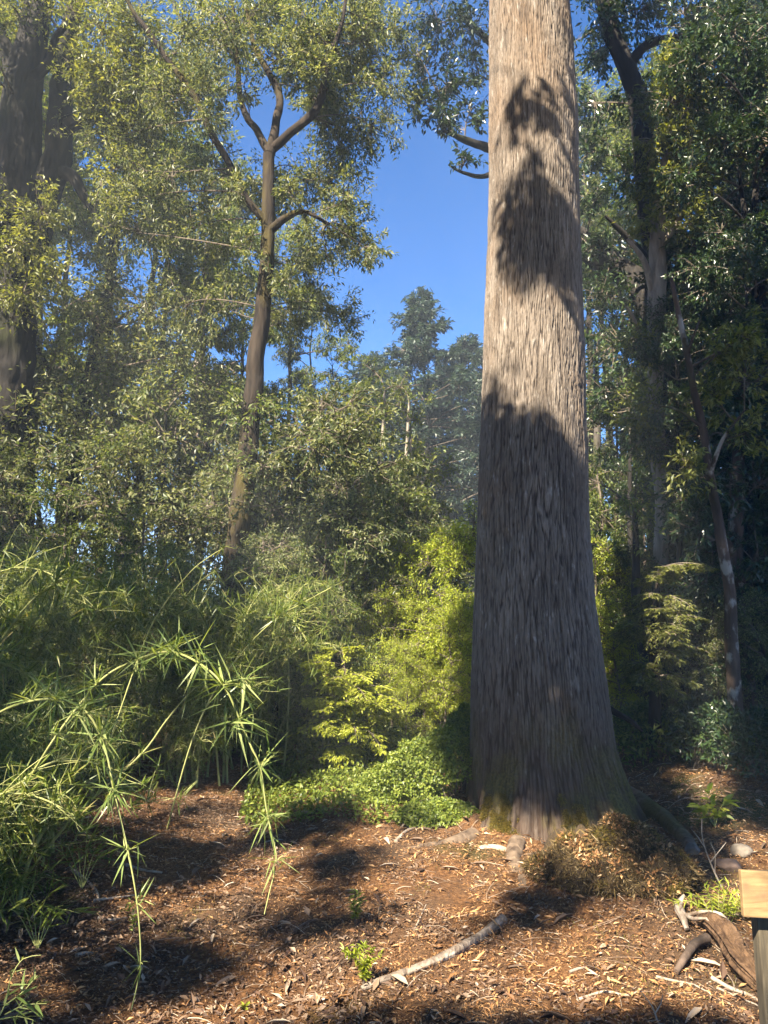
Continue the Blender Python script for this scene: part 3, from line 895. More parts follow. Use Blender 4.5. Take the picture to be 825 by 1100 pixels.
LBL_L = ('tall leafy tree in the dense forest behind the slender mossy tree', 'tall forest trees on the left')
for i_, (px, Y, top) in enumerate([(-60, 13, -20), (-20, 16, 20), (30, 14.5, 60), (70, 18, 60), (110, 15, 90), (150, 19, 60), (180, 16, 150), (215, 18, 180), (255, 15.5, 250), (300, 17, 230),
                                   (335, 20, 320), (360, 16, 370), (-110, 15, -40), (-170, 14, -40)]):
    plant(tall, i_, px, Y, top, LBL_L[0], LBL_L[1])
for i_, (px, Y, top) in enumerate([(640, 18, 90), (672, 15, 200), (665, 21, 110), (700, 17, 130), (740, 15, 80), (790, 16, 10), (830, 14, -20), (890, 15, -40), (950, 14, -40)]):
    plant(tall, i_ + 1, px, Y, top, 'tall dark leaved tree in the shaded forest behind the pale slim tree', 'tall forest trees on the right')
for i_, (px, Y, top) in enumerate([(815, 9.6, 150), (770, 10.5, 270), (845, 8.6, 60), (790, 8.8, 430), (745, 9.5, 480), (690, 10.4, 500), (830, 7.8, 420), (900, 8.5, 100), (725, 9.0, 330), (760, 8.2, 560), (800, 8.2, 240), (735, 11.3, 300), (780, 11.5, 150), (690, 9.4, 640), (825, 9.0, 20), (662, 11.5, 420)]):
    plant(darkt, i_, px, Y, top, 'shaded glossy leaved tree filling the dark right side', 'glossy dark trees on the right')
for i_, (px, Y, top) in enumerate([(-40, 10.2, 470), (20, 10.0, 485), (75, 9.8, 520), (120, 10.2, 470), (160, 9.4, 540), (205, 10.6, 500), (215, 8.9, 600), (300, 9.8, 470), (330, 10.6, 430), (365, 11, 440), (395, 12, 450),
                                   (300, 8.9, 580), (345, 9.2, 540), (385, 10, 520), (420, 12.5, 480), (455, 13, 520), (-90, 9.6, 460), (270, 11.5, 400), (140, 12.5, 400), (60, 12.5, 430)]):
    plant(under, i_ % 2, px, Y, top, 'leafy understory tree in the green wall left of the old tree', 'understory trees on the left')
for i_, (px, Y, top) in enumerate([(645, 11, 490), (675, 11.5, 470), (655, 9.2, 590), (700, 9, 610), (735, 8.4, 640), (770, 8.2, 660), (830, 7.4, 640), (860, 7.8, 560)]):
    plant(under, 0 if i_ < 2 else 1, px, Y, top, 'leafy understory tree in the thicket right of the old tree', 'understory trees on the right')
plant(spire, 0, 452, 25, 318, 'hazy pointed tree rising into the open sky left of the old tree', None, rot=.6)
for px, Y, top, lb in ((398, 26, 385, 'low rounded distant tree left of the hazy pointed tree'), (505, 27, 365, 'hazy distant tree half hidden behind the left edge of the old trunk'),
                   (480, 30, 395, 'far hazy tree just right of the pointed tree'), (425, 34, 400, 'farthest small hazy tree left of the pointed tree'), (560, 28, 330, 'distant tree behind the old trunk')):
    plant(spire, 0, px, Y, top, lb, None)
# sunlit shrubs in the middle
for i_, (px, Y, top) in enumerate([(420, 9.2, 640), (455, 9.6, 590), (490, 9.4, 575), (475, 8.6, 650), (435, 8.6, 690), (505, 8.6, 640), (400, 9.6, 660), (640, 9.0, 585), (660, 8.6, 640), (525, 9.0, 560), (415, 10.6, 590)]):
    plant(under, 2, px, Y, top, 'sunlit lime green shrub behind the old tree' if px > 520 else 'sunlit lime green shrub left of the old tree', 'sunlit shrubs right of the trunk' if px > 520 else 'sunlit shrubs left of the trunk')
for px, Y, a_, ln in ((403, 17, .05, 4.5), (412, 16.5, .07, 4.2), (433, 16, .06, 3.2)):
    pass
# dim pole trunks between the leaves
for i_, (px, py1, Y, rp, dx) in enumerate([(640, 400, 13, 6, -2), (672, 500, 10.2, 4, -6), (690, 480, 11, 4, 3), (683, 590, 8.4, 7, -2), (756, 480, 9.2, 5, 4), (180, 470, 11, 4, 2), (135, 520, 11, 5, -2), (118, 510, 11.5, 4, 3), (424, 450, 17, 3, -16), (404, 440, 15, 3, -9), (434, 490, 14, 2.5, -8), (345, 480, 12, 3, 4)]):
    P = at(px, 550, Y)
    top_ = at(px - dx, py1, Y)
    z0 = float(gz(P[0], Y))
    t_ = thing('sapling_trunk', ['slim straight pole of a young tree showing between leaves', 'thin pale leaning sapling stem against the hazy trees'][px in (424, 404, 434)], 'tree', (P[0], Y, z0),
               ['young tree poles between the leaves', 'pale leaning saplings'][px in (424, 404, 434)])
    top_ = top_ - np.array([P[0], Y, z0])
    Q, q = smooth_path([[0, 0, -.2], top_ * .35 + [.04, 0, 0], top_ * .7 - [.03, 0, 0], top_ + [0, 0, .4]], np.array([1.25, 1.05, .8, .4]) * rp * Y / F, .15, .03)
    Geo().add(*bark_tube(Q, q, 8)).build('trunk', M[['bark_grey', 'bark_dark', 'twig_pale'][2 if px in (424, 404, 434) else i_ % 2]], t_, smooth=True)
    cg = Geo()
    crown(cg, Q[len(Q) // 2:], q[len(Q) // 2:], [(top_ + np.r_[rng.normal(size=2) * .4, .3 + .3 * v], .4, 12) for v in range(3)], L=.08, per=16)
    cg.build('crown', [M['twig'], M['leaf_forest']], t_)

# ------------------------------------------------------------------ bamboo
PROTECT = []                                   # sunlit points: nothing overhead may shade these


def tuft(geo, p, axis_, n, L, g, w=.052, mat=1, open_=1.0):
    d = nrm(rdir(n, g) * open_ + axis_ * .25 + UP * .12)
    LL = L * g.uniform(.45, 1.15, n)
    geo.add(*leaves(p + rdir(n, g) * .012, d, nrm(UP + rdir(n, g) * .7), LL, np.maximum(.0042, LL * w), BLADE), mat=mat)


def hero_cane(label, pts, rad, nodes, leafm='leaf_bamboo_pale', seed=1, protect=True):
    g = np.random.default_rng(seed)
    P = pl(pts)
    hd = nrm((P[1] - P[0]) * [1, 1, 0])
    b_ = P[0] - hd * .30
    base = np.array([b_[0], b_[1], float(gz(b_[0], b_[1]))])
    P = np.concatenate([[base - [0, 0, .05]], P])
    P, r = smooth_path(P, np.linspace(rad, rad * .3, len(P)), .03)
    s = np.r_[0, np.cumsum(np.linalg.norm(np.diff(P, axis=0), axis=1))]
    root = thing('bamboo_cane', label, 'bamboo', base)
    # swollen nodes along the culm
    r = r * (1 + .35 * np.exp(-(((s + .04) % .16 - .08) / .012) ** 2))
    Geo().add(*tubes(P - base, r, 8)).build('culm', M['culm'], root, smooth=True)
    for px, py, n, L in nodes:
        x, y, d = proj(P)
        k = int(np.argmin((x - px) ** 2 + (y - py) ** 2))
        ax = nrm(P[min(k + 1, len(P) - 1)] - P[k - 1])
        ge = Geo()
        # a few short branchlets carry the leaves
        L, n = L * 1.05, int(n * 1.2)
        m_ = max(2, n // 8)
        e = P[k] + nrm(rdir(m_, g) + ax * .3 + UP * .2) * L * g.uniform(.1, .38, (m_, 1))
        ge.add(*tubes(bez(P[k][None].repeat(m_, 0), e, .05, .1, 5, g) - base, np.linspace(.0018, .0008, 5)[None].repeat(m_, 0), 3), mat=0)
        tuft(ge, P[k] - base, ax, n // 2 + 1, L, g)
        for q in e:
            tuft(ge, q - base, ax, max(2, n // (2 * m_)), L * .85, g)
        ge.build('leaf_tuft', [M['culm'], M[leafm]], root)
    if protect:
        PROTECT.extend([np.r_[q_, .17] for q_ in P[P[:, 2] > .45][::3]])
    return root


hero_cane('long arching bamboo cane with tufts of narrow leaves hanging over the path',
          [(8, 870, 4.0), (28, 842, 3.9), (61, 790, 3.75), (106, 733, 3.6), (142, 711, 3.5), (180, 700, 3.4), (213, 712, 3.35), (240, 736, 3.3), (257, 772, 3.3), (271, 805, 3.3), (280, 825, 3.3), (286, 868, 3.3), (293, 900, 3.3), (297, 925, 3.3), (289, 960, 3.3), (284, 982, 3.3)],
          .0065, [(61, 790, 14, .14), (104, 735, 20, .16), (150, 708, 44, .18), (170, 701, 34, .17), (190, 702, 44, .18), (214, 713, 22, .19), (241, 737, 34, .22), (256, 772, 26, .21), (280, 824, 26, .18), (288, 880, 24, .17), (297, 925, 14, .14)], seed=51)
hero_cane('drooping bamboo cane whose thin tip nearly touches the ground at lower left',
          [(-70, 860, 3.3), (-45, 800, 3.25), (0, 765, 3.15), (40, 752, 3.1), (72, 753, 3.05), (94, 766, 3.0), (109, 793, 3.0), (117, 820, 3.0), (122, 848, 3.0), (137, 912, 2.97), (146, 960, 2.95), (150, 1000, 2.95), (151, 1034, 2.95), (147, 1060, 2.95), (141, 1085, 2.95)],
          .006, [(35, 754, 26, .15), (60, 752, 46, .16), (88, 760, 48, .15), (111, 797, 34, .17), (121, 845, 30, .15), (138, 914, 16, .13), (149, 975, 12, .09), (151, 1034, 9, .10)], seed=52)
hero_cane('straight slanting bamboo cane reaching up toward the lime shrubs',
          [(205, 800, 5.6), (232, 740, 5.4), (268, 692, 5.2), (298, 664, 5.1), (330, 645, 5.0), (362, 628, 4.95), (402, 607, 4.9)], .0065, [(268, 692, 20, .16), (298, 664, 34, .18), (320, 650, 34, .18), (350, 634, 12, .14)], leafm='leaf_bamboo', seed=53, protect=False)
hero_cane('slanting bamboo cane in front of the foot of the mossy tree', [(120, 790, 5.2), (155, 690, 5.1), (176, 650, 5.0), (205, 614, 4.9), (225, 598, 4.9), (238, 590, 4.9)], .006, [(155, 690, 12, .13), (238, 590, 10, .13)], leafm='leaf_bamboo', seed=54, protect=False)
hero_cane('leafy bamboo cane leaning out at the left edge of the thicket', [(-70, 800, 4.4), (-20, 720, 4.3), (14, 670, 4.2), (40, 640, 4.15), (70, 622, 4.1), (100, 620, 4.1)], .011, [(-10, 700, 20, .16), (14, 668, 30, .18), (40, 640, 40, .18), (58, 628, 40, .18), (80, 621, 30, .16), (100, 620, 20, .15)], leafm='leaf_bamboo', seed=55, protect=False)
hero_cane('pale bamboo cane angled low through the middle of the thicket', [(60, 900, 4.4), (84, 872, 4.35), (150, 812, 4.25), (178, 775, 4.2), (203, 745, 4.15), (222, 730, 4.1)], .0085, [(150, 812, 12, .12), (203, 745, 20, .13), (222, 730, 16, .12)], leafm='leaf_bamboo', seed=56, protect=False)


def cane_kind(h, reach, seed, leafm, n_nodes=18, per=34, L=.11):
    g = np.random.default_rng(seed)
    t = np.linspace(0, 1, 30)
    x = reach * t ** 1.7
    z = h * np.sin(np.minimum(t, 1) * np.pi * .68) / math.sin(math.pi * .5)
    P = np.stack([x, .08 * np.sin(t * 5 + seed), z - .05], -1)
    root = thing('bamboo_cane', 'x', 'bamboo')
    Geo().add(*tubes(P, np.linspace(.011, .003, 30), 6)).build('culm', M['culm'], root, smooth=True)
    ge = Geo()
    for u in np.linspace(.12, 1, n_nodes):
        p = np.array([np.interp(u, t, P[:, i]) for i in range(3)])
        ax = nrm(np.array([np.interp(min(u + .03, 1), t, P[:, i]) for i in range(3)]) - p + 1e-4)
        m_ = 6
        e = p + nrm(rdir(m_, g) + ax * .4) * g.uniform(.05, .30, (m_, 1)) * (.5 + .8 * math.sin(u * 2.6))
        ge.add(*tubes(bez(p[None].repeat(m_, 0), e, .1, .1, 5, g), np.linspace(.002, .001, 5)[None].repeat(m_, 0), 3), mat=0)
        tuft(ge, p, ax, per // 2, L, g, .075)
        for q in e:
            tuft(ge, q, ax, per // 4, L * .9, g, .075)
    ge.build('foliage', [M['culm'], M[leafm]], root)
    return root


canes = [cane_kind(1.75, 1.1, 61, 'leaf_bamboo'), cane_kind(1.45, 1.3, 62, 'leaf_bamboo', L=.125), cane_kind(1.9, .9, 63, 'leaf_bamboo', L=.105),
         cane_kind(1.2, 1.0, 64, 'leaf_bamboo', L=.12, per=28), cane_kind(.8, .7, 65, 'leaf_bamboo', n_nodes=10)]
g = np.random.default_rng(66)
CL = ('fine leaved bamboo cane arching in the dense thicket left of the path', 'bamboo canes of the left thicket')
spots = []
while len(spots) < 92:
    x, y = g.uniform(-5.2, -.5), g.uniform(3.2, 8.6)
    edge = np.interp(y, [3.2, 4.2, 5.2, 6.0, 7.0, 7.6, 8.6], [-2.05, -2.0, -2.1, -2.15, -1.7, -1.0, -.75])
    if x > edge or x < -1.05 * y * .6 - 1.1:
        continue
    tt = (-1.5 - x) * .544 + (6.4 - y) * .839             # a gap through which the sun reaches the path
    if -.3 < tt < 2.3 and abs((x + 1.5) * .839 - (y - 6.4) * .544) < 1.25:
        continue
    spots.append((x, y))
for i_, (x, y) in enumerate(spots):
    k = i_ % 5
    edge = np.interp(y, [3.2, 4.2, 5.2, 6.0, 7.0, 7.6, 8.6], [-2.05, -2.0, -2.1, -2.15, -1.7, -1.0, -.75])
    if x > edge - .5 and y < 6.5 and k < 3:
        k = 3 + (i_ % 2)
    s_ = g.uniform(.85, 1.12) * (1 if y < 6.5 else 1.05)
    rz = g.uniform(-1.5, 1.1) if x < edge - .6 else g.uniform(-2.6, 2.6)
    o = canes[k]
    if o['label'] == 'x':
        o.location, o.rotation_euler, o.scale = on(x, y), (0, 0, rz), (s_,) * 3
        tag(o, CL[0], None, CL[1])
    else:
        dup(o, on(x, y), rz, s_, CL[0], CL[1])

low = [cane_kind(.55, .55, 67, 'leaf_bamboo', n_nodes=9, per=40, L=.10), cane_kind(.75, .6, 68, 'leaf_bamboo', n_nodes=11, per=40, L=.09), cane_kind(.42, .35, 69, 'leaf_forest', n_nodes=8, per=40, L=.08)]
for i_ in range(72):
    y = g.uniform(3.3, 7.6)
    x = np.interp(y, [3.3, 4.0, 5.5, 6.7, 7.6], [-1.95, -1.98, -1.95, -1.9, -1.5]) - 1.3 * g.uniform(0, 1) ** 1.5
    tt = (-1.5 - x) * .544 + (6.4 - y) * .839
    if -.3 < tt < 1.4 and abs((x + 1.5) * .839 - (y - 6.4) * .544) < 1.0:
        continue
    o, k = low[i_ % 3], ('low leafy bamboo shoot at the ragged foot of the left thicket', 'low bamboo shoots at the foot of the left thicket')
    if o['label'] == 'x':
        o.location, o.rotation_euler = on(x, y), (0, 0, g.uniform(-2, 1.5))
        tag(o, k[0], None, k[1])
    else:
        dup(o, on(x, y), g.uniform(-2, 1.5), g.uniform(.75, 1.2), k[0], k[1])

# little bamboo spray at the lower left corner
def sprig(name, label, cat, stems, base, leafm, L, per, w, seed, tmpl=LEAF6, group=None, stem='culm', rad=.003, droop=.2, pinnate=True):
    """small plant: stems are lists of (px, py, Y); leaves set along them"""
    g = np.random.default_rng(seed)
    root = thing(name, label, cat, base, group)
    o = np.array(root.location)
    ge, st = Geo(), Geo()
    for s_ in stems:
        Q = pl(s_)
        Q, q = smooth_path(Q, np.linspace(rad, rad * .4, len(Q)), .015)
        st.add(*tubes(Q - o, q, 5))
        N = per
        u = g.uniform(.25, 1, N) * (len(Q) - 1)
        a = np.clip(u.astype(int), 0, len(Q) - 2)
        p = Q[a] + (Q[a + 1] - Q[a]) * (u - a)[:, None]
        td = nrm(Q[a + 1] - Q[a])
        sd = nrm(np.cross(td, UP + rdir(N, g) * .4)) * g.choice([-1, 1], N)[:, None]
        d = nrm(td * .7 + sd + rdir(N, g) * .35 - UP * droop)
        LL = L * g.uniform(.6, 1.15, N)
        ge.add(*leaves(p - o, d, nrm(UP + rdir(N, g) * .5), LL, LL * w, tmpl))
    st.build('stem', M[stem], root, smooth=True)
    ge.build('foliage', M[leafm], root)
    return root


b0 = gat(10, 1098)
sprig('bamboo_shoot', 'small bamboo shoot with pale narrow leaves in the lower left corner', 'bamboo',
      [[(-12, 1110, 2.75), (5, 1080, 2.8), (12, 1050, 2.8), (25, 1030, 2.82), (44, 1026, 2.85)], [(5, 1080, 2.8), (24, 1066, 2.82), (40, 1048, 2.85)], [(5, 1090, 2.8), (26, 1080, 2.82), (50, 1078, 2.85)], [(0, 1095, 2.8), (20, 1092, 2.8), (36, 1096, 2.8)]],
      b0, 'leaf_bamboo_pale', .085, 13, .11, 71, BLADE)
PROTECT += [at(25, 1060, 2.82), at(40, 1060, 2.82)]

# ------------------------------------------------------------------ low plants
def leafball(name, label, cat, lumps, leafm, L, aspect, n, seed, group=None, up=.9, tmpl=LEAF4, stems=True):
    """mound of small leaves over lumps (centre, radii)"""
    g = np.random.default_rng(seed)
    c0 = np.asarray(lumps[0][0])
    root = thing(name, label, cat, on(c0[0], c0[1]), group)
    o = np.array(root.location)
    ge = Geo()
    for c, r in lumps:
        k = int(n / len(lumps))
        u = rdir(k, g)
        u[:, 2] = np.abs(u[:, 2]) * 1.0 - .15
        rr = (.80 + .25 * g.uniform(0, 1, k) ** .6 + .25 * pn(u[:, 0] * 4 + c[0], u[:, 1] * 4, u[:, 2] * 4))[:, None]
        p = np.asarray(c) + u * np.asarray(r) * rr
        p[:, 2] = np.maximum(p[:, 2], gz(p[:, 0], p[:, 1]) + .01)
        d = nrm(rdir(k, g) + u * .5 - UP * .3)
        LL = L * g.uniform(.6, 1.3, k)
        ge.add(*leaves(p - o, d, nrm(u * .6 + UP * up * .6 + rdir(k, g) * .6), LL, LL * aspect, tmpl), mat=1)
        m_ = 26
        e = np.asarray(c) + rdir(m_, g) * np.asarray(r) * .95
        e[:, 2] = np.maximum(e[:, 2], gz(e[:, 0], e[:, 1]))
        s0 = np.asarray(c) * [1, 1, 0] + np.c_[g.normal(size=(m_, 2)) * .08, np.zeros(m_)]
        s0[:, 2] = gz(s0[:, 0], s0[:, 1])
        ge.add(*tubes(bez(s0, e, .3, .1, 6, g) - o, np.linspace(.004, .0015, 6)[None].repeat(m_, 0), 3), mat=0)
    ge.build('foliage', [M['twig'], M[leafm]], root)
    return root


leafball('creeper_mound', 'rounded mound of tiny leaved green creeper against the left foot of the old tree', 'creeper',
         [(gat(452, 862) + [0, 0.1, .16], (.30, .30, .36)), (gat(482, 862) + [0, .1, .24], (.24, .26, .36)), (gat(424, 862) + [0, .25, .05], (.32, .3, .22)), (gat(496, 850) + [0, .05, .38], (.14, .2, .3)), (gat(504, 850) + [-.02, .05, .5], (.07, .14, .22)), (gat(470, 884) + [0, .1, .02], (.3, .2, .14))],
         'leaf_vine', .026, .7, 30000, 72)

g = np.random.default_rng(73)
ge = Geo()                                           # ground cover: countless small leaves
N = 26000
x, y = g.uniform(-1.9, .45, N), g.uniform(5.7, 9.6, N)
k = (pn(x * 1.3, y * 1.3, 4) + .5 * pn(x * 4, y * 4, 2) + .25 > -.05) & (x > -1.12 - .12 * (y - 6)) & (y > 6.0 - .35 * sstep(-.6, .3, x))
x, y = x[k], y[k]
N = len(x)
z = gz(x, y) + np.abs(g.normal(size=N)) * .05 + .01 + .09 * np.maximum(0, pn(x * 3, y * 3, 1))
LL = g.uniform(.02, .05, N)
ge.add(*leaves(np.stack([x, y, z], -1), nrm(rdir(N, g) + UP * .2), nrm(UP + rdir(N, g) * .5), LL, LL * .6, LEAF4))
tag(ge.build('ground_cover', M['leaf_vine']), kind='stuff')
ge = Geo()
N = 90000
x, y = g.uniform(-7.5, 7.5, N), 6.6 + 9.5 * g.uniform(0, 1, N) ** 1.2
k = (pn(x * .9, y * .9, 9) > -.28) & ~((np.abs(x + 1.6) < .75) & (y < 8.2)) & (np.hypot(x - tx0, y - TY) > 1.5) & ((x > 1.4) | (y > 8.0) | (x < -1.9)) & ~((x > 1.2) & (y < 7.0))
x, y = x[k], y[k]
N = len(x)
hh = .12 + .55 * np.clip(pn(x * .8, y * .8, 3) + .35, 0, 1)
z = gz(x, y) + hh * g.uniform(0, 1, N) ** .7
LL = g.uniform(.05, .11, N)
ge.add(*leaves(np.stack([x, y, z], -1), nrm(rdir(N, g) + UP * .1), nrm(UP + rdir(N, g) * .6), LL, LL * .35, LEAF4))
tag(ge.build('undergrowth', M['leaf_forest']), kind='stuff')

# shrubs of the shaded right bank
for i_, (px, py, Y, r, lb) in enumerate([(745, 850, 6.9, .3, 'low dark shrub on the shaded bank just right of the feathery young tree'), (785, 830, 6.6, .3, 'dark leafy shrub beside the foot of the slim pale tree'),
                                        (722, 862, 7.6, .26, 'small dark shrub tucked behind the right root of the old tree'), (822, 850, 6.2, .34, 'dark shrub at the right edge above the pale rock'), (665, 845, 7.6, .3, 'leafy shrub peeping out behind the right flank of the old tree')]):
    c = at(px, 550, Y)
    c[2] = gz(c[0], c[1]) + r * .6
    leafball('shrub', lb, 'shrub', [(c, (r * 1.1, r, r * 1.2)), (c + [r * .6, .1, r * .5], (r * .7, r * .7, r * .8))], 'leaf_dark' if i_ != 4 else 'leaf_forest', .05, .4, 2600, 74 + i_)
q = gat(768, 888)
sprig('broadleaf_seedling', 'bright green broad leaved seedling catching sun at the right bank', 'plant', [[(768, 892, q[1]), (766, 872, q[1]), (760, 850, q[1])], [(768, 888, q[1]), (774, 868, q[1]), (782, 858, q[1] - .05)], [(768, 888, q[1]), (756, 870, q[1]), (748, 862, q[1] - .05)]], q, 'leaf_fresh', .10, 16, .42, 81, rad=.004)
PROTECT += [at(765, 862, q[1])]
q = gat(388, 1062)
sprig('seedling', 'small bushy green seedling left of the fallen branch', 'plant', [[(390, 1064, q[1]), (391, 1040, q[1]), (385 + d_, 1012 + abs(d_) * .5, q[1] + e_)] for d_, e_ in ((-12, 0), (-4, .04), (6, -.03), (16, .02), (24, 0), (-16, -.04))], q, 'leaf_fresh', .035, 46, .26, 82, rad=.0022, stem='twig')
q = gat(380, 995)
sprig('seedling', 'smaller dark green seedling above the bushy one', 'plant', [[(381, 996, q[1]), (382, 980, q[1]), (383 + d_, 955 + abs(d_), q[1] + e_)] for d_, e_ in ((-8, 0), (2, .04), (8, -.03), (-2, .05))], q, 'leaf_vine', .035, 34, .26, 83, rad=.002, stem='twig')
q = gat(144, 1005)
sprig('seedling', 'tiny dark seedling behind the tip of the drooping bamboo cane', 'plant', [[(144, 1012, q[1]), (143, 985, q[1]), (140 + d_, 965 + abs(d_), q[1])] for d_ in (-7, 0, 7)], q, 'leaf_vine', .03, 20, .3, 84, rad=.0018, stem='twig')
q = gat(778, 990)
sprig('grass_tuft', 'soft green grassy fern tuft behind the rotten log', 'plant', [[(772 + d_ * .4, 996, q[1]), (772 + d_, 965 + abs(d_) * .2, q[1] + e_), (772 + 1.9 * d_, 945 + abs(d_) * .9, q[1] + e_)] for d_, e_ in ((-26, 0), (-16, .1), (-8, -.05), (0, .1), (6, 0), (12, -.06), (18, .08), (26, 0))], q, 'leaf_fresh', .05, 60, .14, 85, BLADE, rad=.002)
q = gat(262, 1084)
sprig('clover_sprout', 'tiny bright green two leaved sprout on the orange litter', 'plant', [[(262, 1084, q[1]), (261, 1079, q[1])], [(262, 1084, q[1]), (266, 1080, q[1])], [(262, 1084, q[1]), (257, 1080, q[1])]], q, 'leaf_fresh', .03, 3, .7, 86, rad=.001)
q = gat(20, 985)
for nm, lb, pxs, pys, lm, sd in (('bamboo_shoot', 'grassy dark shoot at the foot of the thicket on the left edge', 20, 985, 'leaf_bamboo', 87), ('bamboo_shoot', 'low grassy shoot under the thicket just left of the drooping cane', 88, 955, 'leaf_bamboo', 88), ('bamboo_shoot', 'grassy shoot half way between the corner shoot and the thicket', 40, 1020, 'leaf_bamboo', 89)):
    q = gat(pxs, pys)
    sprig(nm, lb, 'bamboo', [[(pxs, pys, q[1]), (pxs + d_ * .5, pys - 40, q[1]), (pxs + d_, pys - 62 + abs(d_) * .5, q[1] - .1)] for d_ in (-45, -25, -8, 10, 28, 46)], q, lm, .13, 16, .08, sd, BLADE)

# ------------------------------------------------------------------ fibrous mossy hummock in front of the roots
mc = np.array([mound_c[0], mound_c[1], 0])
root = thing('mossy_mound', 'brown fibrous mossy root mound bulging in front of the old tree', 'mound', on(mc[0], mc[1] + .1))
o = np.array(root.location)
nu, nv = 150, 70
th = np.linspace(-np.pi, np.pi, nu, endpoint=False)
v = np.linspace(0, 1, nv)
TH, VV = np.meshgrid(th, v)


def mound(TH, VV):
    prof = np.cos(VV * np.pi / 2) ** .55                     # radius falls to 0 at the top
    hh = np.sin(VV * np.pi / 2) ** .9
    n = 1 + .22 * pn(np.cos(TH) * 1.6, np.sin(TH) * 1.6, VV * 2) + .12 * pn(np.cos(TH) * 5, np.sin(TH) * 5, VV * 5) + .05 * pn(np.cos(TH) * 14, np.sin(TH) * 14, VV * 14)
    led = .10 * np.exp(-((VV - .45) / .14) ** 2) - .10 * np.exp(-((VV - .2) / .12) ** 2)
    rx, ry = .47, .38
    x = mc[0] + .02 + np.cos(TH) * rx * (prof + led) * n
    y = mc[1] + .06 + np.sin(TH) * ry * (prof + led) * n
    zb = float(gz(mc[0], mc[1])) - .30
    z = zb + hh * .49 * (1 + .5 * pn(x * 4.5, y * 4.5, 2) + .28 * pn(x * 11, y * 11, 2))
    return x, y, z


x, y, z = mound(TH, VV)
i = np.arange(nv - 1)[:, None] * nu
j = np.arange(nu)[None]
k = (j + 1) % nu
m, nt, b = newmat('peat')
nt.links.new(ramp(nt, [(.3, (.025, .016, .009)), (.55, (.08, .05, .02)), (.8, (.15, .10, .04))], noise(nt, 90, 8, rough=.7)), b.inputs['Base Color'])
b.inputs['Roughness'].default_value = .95
bump(nt, b, noise(nt, 50, 8, rough=.75), 1, .03)
Geo().add(np.stack([x, y, z], -1) - o, np.stack([i + j, i + k, i + nu + k, i + nu + j], -1).reshape(-1, 4)).build('soil', m, root, smooth=True)
N = 46000
a_, v_ = g.uniform(-np.pi - .3, .3, N), g.uniform(.05, 1.0, N)
x, y, z = mound(a_, v_)
p = np.stack([x, y, z], -1) - o
d = nrm(np.stack([np.cos(a_) * .5, np.sin(a_) * .6, -.75 + v_ * .7], -1) + rdir(N, g) * 1.1)
LL = np.exp(g.normal(-3.85, .55, N)).clip(.008, .07)
keep = pn(x * 6, y * 6, z * 6) + .5 * pn(x * 17, y * 17, z * 17) > -.5
Geo().add(*leaves(p[keep], d[keep], rdir(N, g)[keep], LL[keep], LL[keep] * .13, LEAF4)).build('hanging_fibre', M['moss_brown'], root)
N = 5200
a_, v_ = g.uniform(-np.pi, .2, N), g.uniform(.05, 1, N) ** .7
x, y, z = mound(a_, v_)
keep = pn(x * 7, y * 7, z * 7 + 8) > -.05
p = np.stack([x, y, z + .008], -1)[keep] - o
LL = g.uniform(.012, .04, N)[keep]
Geo().add(*leaves(p, rdir(len(p), g), nrm(UP + rdir(len(p), g) * .7 - [0, .5, 0]), LL, LL * g.uniform(.2, .5, len(p)), LEAF4)).build('caught_litter', M['litter'], root)
N = 9000
a_, v_ = g.uniform(-np.pi, .3, N), g.uniform(.15, 1, N)
x, y, z = mound(a_, v_)
keep = pn(x * 4, y * 4, z * 4 + 13) > .12
p = np.stack([x, y, z], -1)[keep] - o
Geo().add(*tufts(p, np.tile(UP * .7 + [0, -.5, 0], (len(p), 1)), .022, 9000, g)).build('green_moss', M['moss'], root)
N = 14000
a_, v_ = g.uniform(-np.pi, .3, N), g.uniform(.5, 1, N)
x, y, z = mound(a_, v_)
keep = (pn(x * 5, y * 5, z * 5 + 3) > -.15)
p = np.stack([x, y, z], -1)[keep] - o
Geo().add(*tufts(p, np.tile(UP * .7 + [0, -.4, 0], (len(p), 1)), .026, 9000, g)).build('moss', M['moss_brown'], root)

# ------------------------------------------------------------------ wood on the ground
def stick(name, label, cat, pts, rp, matn, parent=None, group=None, lift=.6, seg=10, amp=.15, wob=.01, freq=16, seed=0, ridge=0.0, rk=3.0):
    """pts: photograph positions on the ground; rp radii in metres"""
    Q = []
    for p_, r_ in zip(pts, rp):
        q_ = gat(p_[0], p_[1])
        q_[2] += r_ * lift + (p_[2] if len(p_) > 2 else 0)
        Q.append(q_)
    P, r = smooth_path(Q, rp, .03, wob)
    if parent is None:
        o_ = Geo()
        c = P[len(P) // 2].copy()
        V, f = bark_tube(P - c, r, seg, amp, freq, ridge, rk)
        o_.add(V, f)
        # closed ends
        n_ = len(P)
        o_.add(np.concatenate([V[:seg], [P[0] - c]]), np.array([[(q + 1) % seg, q, seg] for q in range(seg)]))
        o_.add(np.concatenate([V[-seg:], [P[-1] - c]]), np.array([[q, (q + 1) % seg, seg] for q in range(seg)]))
        ob = o_.build(name, M[matn], None, smooth=True, loc=c)
        return tag(ob, label, cat, group)
    V, f = bark_tube(P - np.array(parent.location), r, seg, amp, freq, ridge, rk)
    e = Geo().add(V, f)
    e.add(np.concatenate([V[-seg:], [P[-1] - np.array(parent.location)]]), np.array([[q, (q + 1) % seg, seg] for q in range(seg)]))
    e.add(np.concatenate([V[:seg], [P[0] - np.array(parent.location)]]), np.array([[(q + 1) % seg, q, seg] for q in range(seg)]))
    return e.build(name, M[matn], parent, smooth=True)


